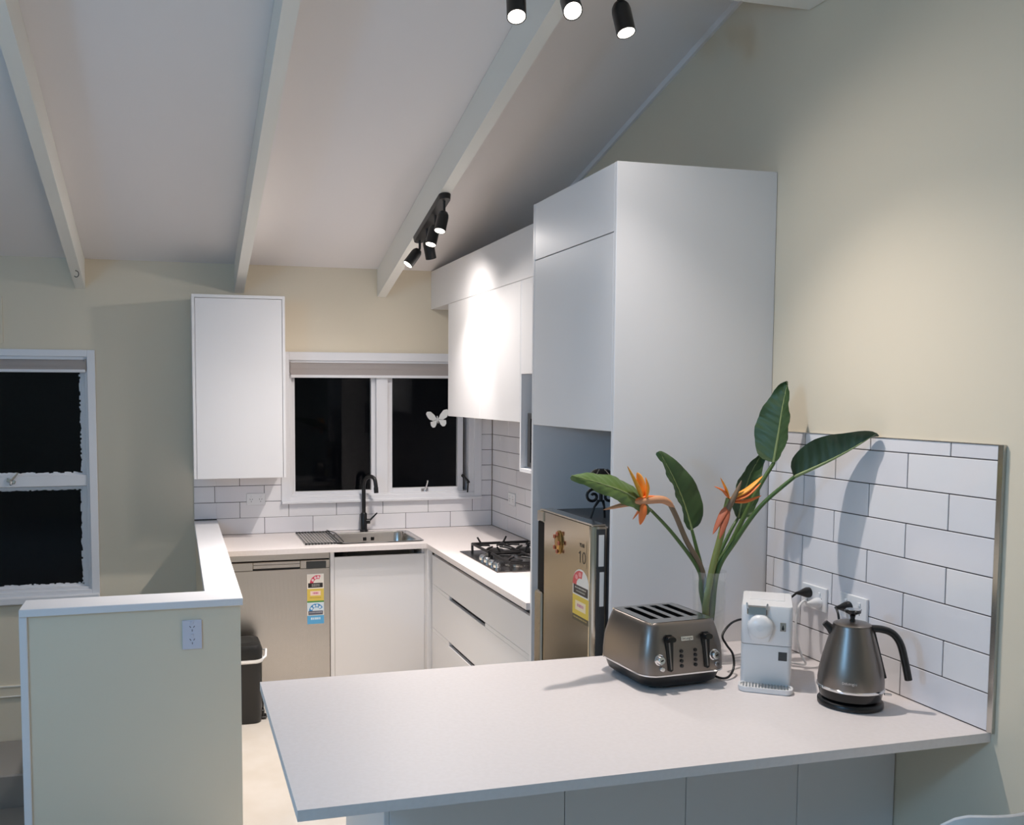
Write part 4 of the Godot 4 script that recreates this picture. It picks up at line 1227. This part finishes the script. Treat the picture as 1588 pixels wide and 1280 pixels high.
func plant():
	var o := thing("glass_vase", "tall clear glass vase of water holding the green stems", "vase", Vector3(-0.355, 0.9, 3.18))
	plathe(o, "glass", [[0.046, 0.0005], [0.0485, 0.003], [0.0535, 0.30], [0.0515, 0.3005], [0.0465, 0.012], [0.002, 0.011]], M.glass, at(0, 0, 0), 48)
	plathe(o, "water", [[0.04, 0.0125], [0.0455, 0.014], [0.0498, 0.262], [0.002, 0.262]], M.water, at(0, 0, 0), 48)
	var g := "bird of paradise leaves in the vase"
	o = thing("bird_of_paradise_leaf", "long green leaf pointing left from the vase across the fridge", "leaf", Vector3.ZERO, 0, g)
	leaf(o, [Vector3(-0.325, 0.93, 3.18), Vector3(-0.382, 1.12, 3.18), Vector3(-0.398, 1.204, 3.185), Vector3(-0.50, 1.326, 3.20), Vector3(-0.592, 1.41, 3.22)], [Vector3(-0.592, 1.41, 3.22), Vector3(-0.686, 1.466, 3.25), Vector3(-0.798, 1.506, 3.28), Vector3(-0.898, 1.533, 3.30)], Vector3(0.25, 1, -0.9), 0.06, Vector3(-0.1, -0.9, 0.7), 0.036, M.leaf2, 0.009)
	o = thing("bird_of_paradise_leaf", "upright dark green pointed leaf in front of the tall cabinet panel", "leaf", Vector3.ZERO, 0, g)
	leaf(o, [Vector3(-0.335, 0.93, 3.165), Vector3(-0.361, 1.08, 3.16), Vector3(-0.373, 1.198, 3.16), Vector3(-0.388, 1.272, 3.15), Vector3(-0.40, 1.33, 3.14)], [Vector3(-0.40, 1.33, 3.14), Vector3(-0.425, 1.429, 3.12), Vector3(-0.462, 1.514, 3.11), Vector3(-0.502, 1.588, 3.10)], Vector3(1, 0.4, 0.2), 0.066, Vector3(-0.6, -0.2, 0.9), 0.02, M.leaf0, 0.009)
	o = thing("bird_of_paradise_leaf", "tallest green leaf of the bouquet, reaching above the wall tiles", "leaf", Vector3.ZERO, 0, g)
	leaf(o, [Vector3(-0.372, 0.93, 3.18), Vector3(-0.353, 1.062, 3.18), Vector3(-0.333, 1.20, 3.18), Vector3(-0.276, 1.293, 3.18), Vector3(-0.195, 1.451, 3.185), Vector3(-0.133, 1.55, 3.19)], [Vector3(-0.133, 1.55, 3.19), Vector3(-0.117, 1.651, 3.19), Vector3(-0.105, 1.736, 3.19), Vector3(-0.085, 1.816, 3.185)], Vector3(-0.5, 0.1, -0.85), 0.08, Vector3(0.15, -0.1, 1.0), 0.05, M.leaf0, 0.0115)
	o = thing("bird_of_paradise_leaf", "shorter dark green leaf behind the right orange flower", "leaf", Vector3.ZERO, 0, g)
	leaf(o, [Vector3(-0.38, 0.93, 3.165), Vector3(-0.346, 1.057, 3.16), Vector3(-0.33, 1.196, 3.16), Vector3(-0.269, 1.31, 3.15), Vector3(-0.23, 1.361, 3.14)], [Vector3(-0.23, 1.361, 3.14), Vector3(-0.205, 1.434, 3.13), Vector3(-0.172, 1.508, 3.12), Vector3(-0.118, 1.583, 3.11)], Vector3(-1, 0.45, 0.1), 0.048, Vector3(1, -0.45, 0.2), 0.05, M.leaf0, 0.009)
	o = thing("bird_of_paradise_leaf", "long green leaf leaning right in front of the wall tiles", "leaf", Vector3.ZERO, 0, g)
	leaf(o, [Vector3(-0.366, 0.93, 3.195), Vector3(-0.35, 1.064, 3.19), Vector3(-0.339, 1.204, 3.20), Vector3(-0.304, 1.304, 3.24), Vector3(-0.254, 1.424, 3.30), Vector3(-0.18, 1.519, 3.36)], [Vector3(-0.18, 1.519, 3.36), Vector3(-0.117, 1.566, 3.42), Vector3(-0.071, 1.61, 3.475), Vector3(-0.028, 1.66, 3.53)], Vector3(-0.15, 1.0, -0.25), 0.078, Vector3(0.45, 0.25, -0.85), 0.075, M.leaf1, 0.0105)
	# flowers
	var fg := "orange bird of paradise flowers in the vase"
	o = thing("bird_of_paradise_flower", "orange flower with a long beak pointing left over the toaster", "flower", Vector3.ZERO, 0, fg)
	ptube(o, "stalk", spline([Vector3(-0.345, 0.93, 3.19), Vector3(-0.367, 1.085, 3.185), Vector3(-0.389, 1.204, 3.19), Vector3(-0.453, 1.303, 3.20), Vector3(-0.503, 1.39, 3.215), Vector3(-0.527, 1.428, 3.22)], 8), 0.0085, M.stem_flower)
	blade(o, "spathe", [Vector3(-0.515, 1.418, 3.221), Vector3(-0.56, 1.444, 3.225), Vector3(-0.659, 1.44, 3.24), Vector3(-0.779, 1.423, 3.265)], 0.016, M.spathe, 0.8)
	blade(o, "spathe_edge", [Vector3(-0.54, 1.447, 3.223), Vector3(-0.62, 1.455, 3.235), Vector3(-0.74, 1.43, 3.26)], 0.006, M.sepal_red, 0.6)
	for q in [[Vector3(-0.632, 1.45, 3.234), Vector3(-0.655, 1.495, 3.242), Vector3(-0.694, 1.555, 3.252), 0.013, "sepal"], [Vector3(-0.628, 1.45, 3.232), Vector3(-0.632, 1.495, 3.225), Vector3(-0.655, 1.532, 3.24), 0.016, "sepal"], [Vector3(-0.62, 1.45, 3.236), Vector3(-0.622, 1.49, 3.25), Vector3(-0.637, 1.52, 3.262), 0.011, "sepal"], [Vector3(-0.632, 1.435, 3.245), Vector3(-0.638, 1.405, 3.25), Vector3(-0.646, 1.37, 3.25), 0.010, "sepal_red"], [Vector3(-0.63, 1.435, 3.235), Vector3(-0.642, 1.41, 3.23), Vector3(-0.664, 1.385, 3.235), 0.007, "sepal_red"]]:
		blade(o, "sepal", [q[0], q[1], q[2]], q[3] * 1.35, M[q[4]], 0.3)
	blade(o, "petal", [Vector3(-0.615, 1.45, 3.23), Vector3(-0.635, 1.47, 3.2), Vector3(-0.68, 1.495, 3.19)], 0.006, M.petal_blue, 0.5)
	o = thing("bird_of_paradise_flower", "drooping orange flower in the middle, in front of the tallest leaf", "flower", Vector3.ZERO, 0, fg)
	ptube(o, "stalk", spline([Vector3(-0.36, 0.93, 3.20), Vector3(-0.38, 1.068, 3.20), Vector3(-0.36, 1.205, 3.20), Vector3(-0.336, 1.321, 3.21), Vector3(-0.323, 1.40, 3.215), Vector3(-0.316, 1.44, 3.22)], 8), 0.0105, M.stem_pale)
	blade(o, "spathe", [Vector3(-0.336, 1.33, 3.218), Vector3(-0.325, 1.40, 3.225), Vector3(-0.303, 1.455, 3.235), Vector3(-0.285, 1.50, 3.24)], 0.012, M.stem_flower, 0.8)
	for q in [[Vector3(-0.316, 1.44, 3.225), Vector3(-0.262, 1.468, 3.235), Vector3(-0.205, 1.512, 3.235), 0.011, "sepal"], [Vector3(-0.316, 1.435, 3.228), Vector3(-0.268, 1.45, 3.24), Vector3(-0.222, 1.49, 3.25), 0.010, "sepal_red"], [Vector3(-0.312, 1.43, 3.228), Vector3(-0.268, 1.432, 3.24), Vector3(-0.218, 1.45, 3.25), 0.010, "sepal_red"], [Vector3(-0.318, 1.44, 3.22), Vector3(-0.342, 1.466, 3.225), Vector3(-0.378, 1.482, 3.23), 0.009, "sepal_red"], [Vector3(-0.318, 1.44, 3.222), Vector3(-0.336, 1.474, 3.23), Vector3(-0.362, 1.51, 3.24), 0.007, "sepal"], [Vector3(-0.325, 1.415, 3.225), Vector3(-0.352, 1.385, 3.235), Vector3(-0.388, 1.33, 3.245), 0.009, "sepal_dry"], [Vector3(-0.325, 1.41, 3.23), Vector3(-0.345, 1.37, 3.245), Vector3(-0.37, 1.315, 3.255), 0.008, "sepal_dry"], [Vector3(-0.327, 1.405, 3.22), Vector3(-0.34, 1.36, 3.225), Vector3(-0.35, 1.335, 3.23), 0.007, "sepal_dry"]]:
		blade(o, "sepal", [q[0], q[1], q[2]], q[3] * 1.35, M[q[4]], 0.3)

# ---------------------------------------------------------------- sockets, chair, butterfly
func outlet(label: String, at_: Vector3, b: Basis, w: float, h: float, vertical: bool, m: Material) -> Node3D:
	var o := thing("power_outlet", label, "outlet", at_, 0, "white wall outlets")
	o.transform.basis = b
	pbox(o, "plate", Vector3(-w / 2, -h / 2, 0.0003), Vector3(w / 2, h / 2, 0.009), m, 0.002)
	for s in [-1, 1]:
		var c := Vector3(0, s * h * 0.22, 0) if vertical else Vector3(s * w * 0.25, -0.006, 0)
		for k in [[-0.007, 0.006, 0.6], [0.007, 0.006, -0.6], [0.0, -0.008, 0.0]]:
			var mb := MB.new()
			mb.box(Vector3.ZERO, Vector3(0.0022, 0.008, 0.001), 0, Transform3D(Basis(Vector3(0, 0, 1), k[2]), c + Vector3(k[0], k[1], 0.009)))
			put(o, "pin_hole", mb.done(), M.black)  # black bar painted in for the dark inside of a pin opening
		pbox(o, "rocker_switch", c + Vector3(-0.005, 0.018, 0.009), c + Vector3(0.005, 0.028, 0.0125), m, 0.001)
	return o

# power cord and plug of an appliance; the points are in room coordinates
func cord(o: Node3D, m: Material, pts: Array, plug_at: Vector3):
	var inv := o.transform.affine_inverse()
	var mb := MB.new()
	mb.tube(pts, 0.0036, 10)
	var c := put(o, "power_cord", mb.done(), m, inv)
	mb = MB.new()
	mb.lathe([[0.017, 0.0], [0.017, 0.01], [0.013, 0.022], [0.008, 0.034], [0.004, 0.05]], 18, Transform3D(Basis(Vector3(0, 0, 1), PI / 2), plug_at))
	put(c, "plug", mb.done(), m)

func small_things():
	var id := Basis.IDENTITY
	var rt := Basis(Vector3(0, 0, 1), Vector3(0, 1, 0), Vector3(-1, 0, 0))
	outlet("pale outlet plate on the front of the half wall", Vector3(-1.984, 0.862, 2.255), id, 0.072, 0.112, true, M.outlet_violet)
	outlet("white outlet on the tiles below the left wall cabinet", Vector3(-1.558, 1.118, 0.009), id, 0.115, 0.074, false, M.outlet)
	outlet("small white outlet on the tiles behind the hob, near the corner", Vector3(-0.009, 1.118, 0.40), rt, 0.115, 0.074, false, M.outlet)
	outlet("white outlet behind the coffee machine with two plugs in it", Vector3(-0.009, 1.11, 3.257), rt, 0.12, 0.078, false, M.outlet)
	outlet("white outlet on the tiles behind the kettle, with one black plug", Vector3(-0.009, 1.116, 3.44), rt, 0.12, 0.078, false, M.outlet)
	# butterfly on the window
	var o := thing("butterfly_decoration", "white butterfly decoration stuck on the kitchen window pane", "decoration", Vector3(-0.372, 1.606, -0.044))
	var wing_up := [Vector2(0.004, 0.0), Vector2(0.02, 0.03), Vector2(0.045, 0.056), Vector2(0.07, 0.058), Vector2(0.08, 0.045), Vector2(0.07, 0.02), Vector2(0.06, 0.006), Vector2(0.035, -0.006)]
	var wing_lo := [Vector2(0.004, -0.003), Vector2(0.035, -0.008), Vector2(0.054, -0.012), Vector2(0.054, -0.034), Vector2(0.042, -0.05), Vector2(0.026, -0.05), Vector2(0.014, -0.034)]
	for s in [-1, 1]:
		for k in 2:
			var pts := PackedVector2Array()
			for v in (wing_up if k == 0 else wing_lo): pts.append(Vector2(v.x * s, v.y))
			var mb := MB.new()
			mb.prism(pts, 0.0, 0.0015, Transform3D(Basis(Vector3(0, 1, 0), -s * 0.18).rotated(Vector3(0, 0, 1), 0.12), Vector3(0, 0, 0.004)))
			put(o, "wing", mb.done(), M.paper)
	ptube(o, "body", [Vector3(-0.003, 0.022, 0.004), Vector3(0, 0, 0.005), Vector3(0.003, -0.026, 0.004)], [0.0025, 0.0045, 0.002], M.paper, 8)
	# hook under the left beam
	o = thing("ceiling_hook", "tiny black hook screwed into the left ceiling beam", "hook", Vector3(-2.556, 2.455, 0.29))
	var hk := [Vector3(0, 0.004, 0)]
	for k in 12:
		var a := 1.9 - k * 0.42
		hk.append(Vector3(0.004 + 0.012 * cos(a), -0.016 + 0.014 * sin(a) - 0.0008 * k, 0.002))
	ptube(o, "wire", hk, 0.0022, M.black, 8)
	# bar stool
	o = thing("bar_stool", "white moulded bar stool, its curved back just showing at the bottom right", "stool", Vector3(-0.30, 0, 4.12))
	var mb := MB.new()
	var rings := []
	for i in 13:
		var t := i / 12.0
		var ring := []
		for j in 25:
			var a := lerpf(-0.15, PI + 0.15, j / 24.0)
			var rx := 0.205 + 0.01 * t - 0.02 * pow(t, 6.0)
			ring.append(Vector3(rx * cos(a), 0.63 + 0.245 * t * (0.2 + 0.8 * smoothstep(-0.1, 0.9, sin(a))), 0.165 * sin(a) + 0.02 * t))
		var inner := []
		for j in 25:
			var q: Vector3 = ring[24 - j]
			inner.append(Vector3(q.x * 0.94, q.y, q.z * 0.93))
		rings.append(ring + inner)
	mb.loft(rings)
	put(o, "backrest", mb.done(), M.plastic_white)
	mb = MB.new()
	mb.loft([rrect(0.34, 0.32, 0.12, 0.60), rrect(0.40, 0.36, 0.14, 0.615), rrect(0.41, 0.37, 0.15, 0.632), rrect(0.36, 0.33, 0.14, 0.645)])
	put(o, "seat", mb.done(), M.plastic_white)
	for sx in [-1, 1]:
		for sz in [-1, 1]:
			ptube(o, "leg", [Vector3(sx * 0.12, 0.605, sz * 0.11), Vector3(sx * 0.19, 0.0, sz * 0.18)], [0.016, 0.012], M.chrome, 12)
	mb = MB.new()
	mb.tube([Vector3(-0.165, 0.22, -0.155), Vector3(0.165, 0.22, -0.155)], 0.009, 10)
	put(o, "footrest", mb.done(), M.chrome)
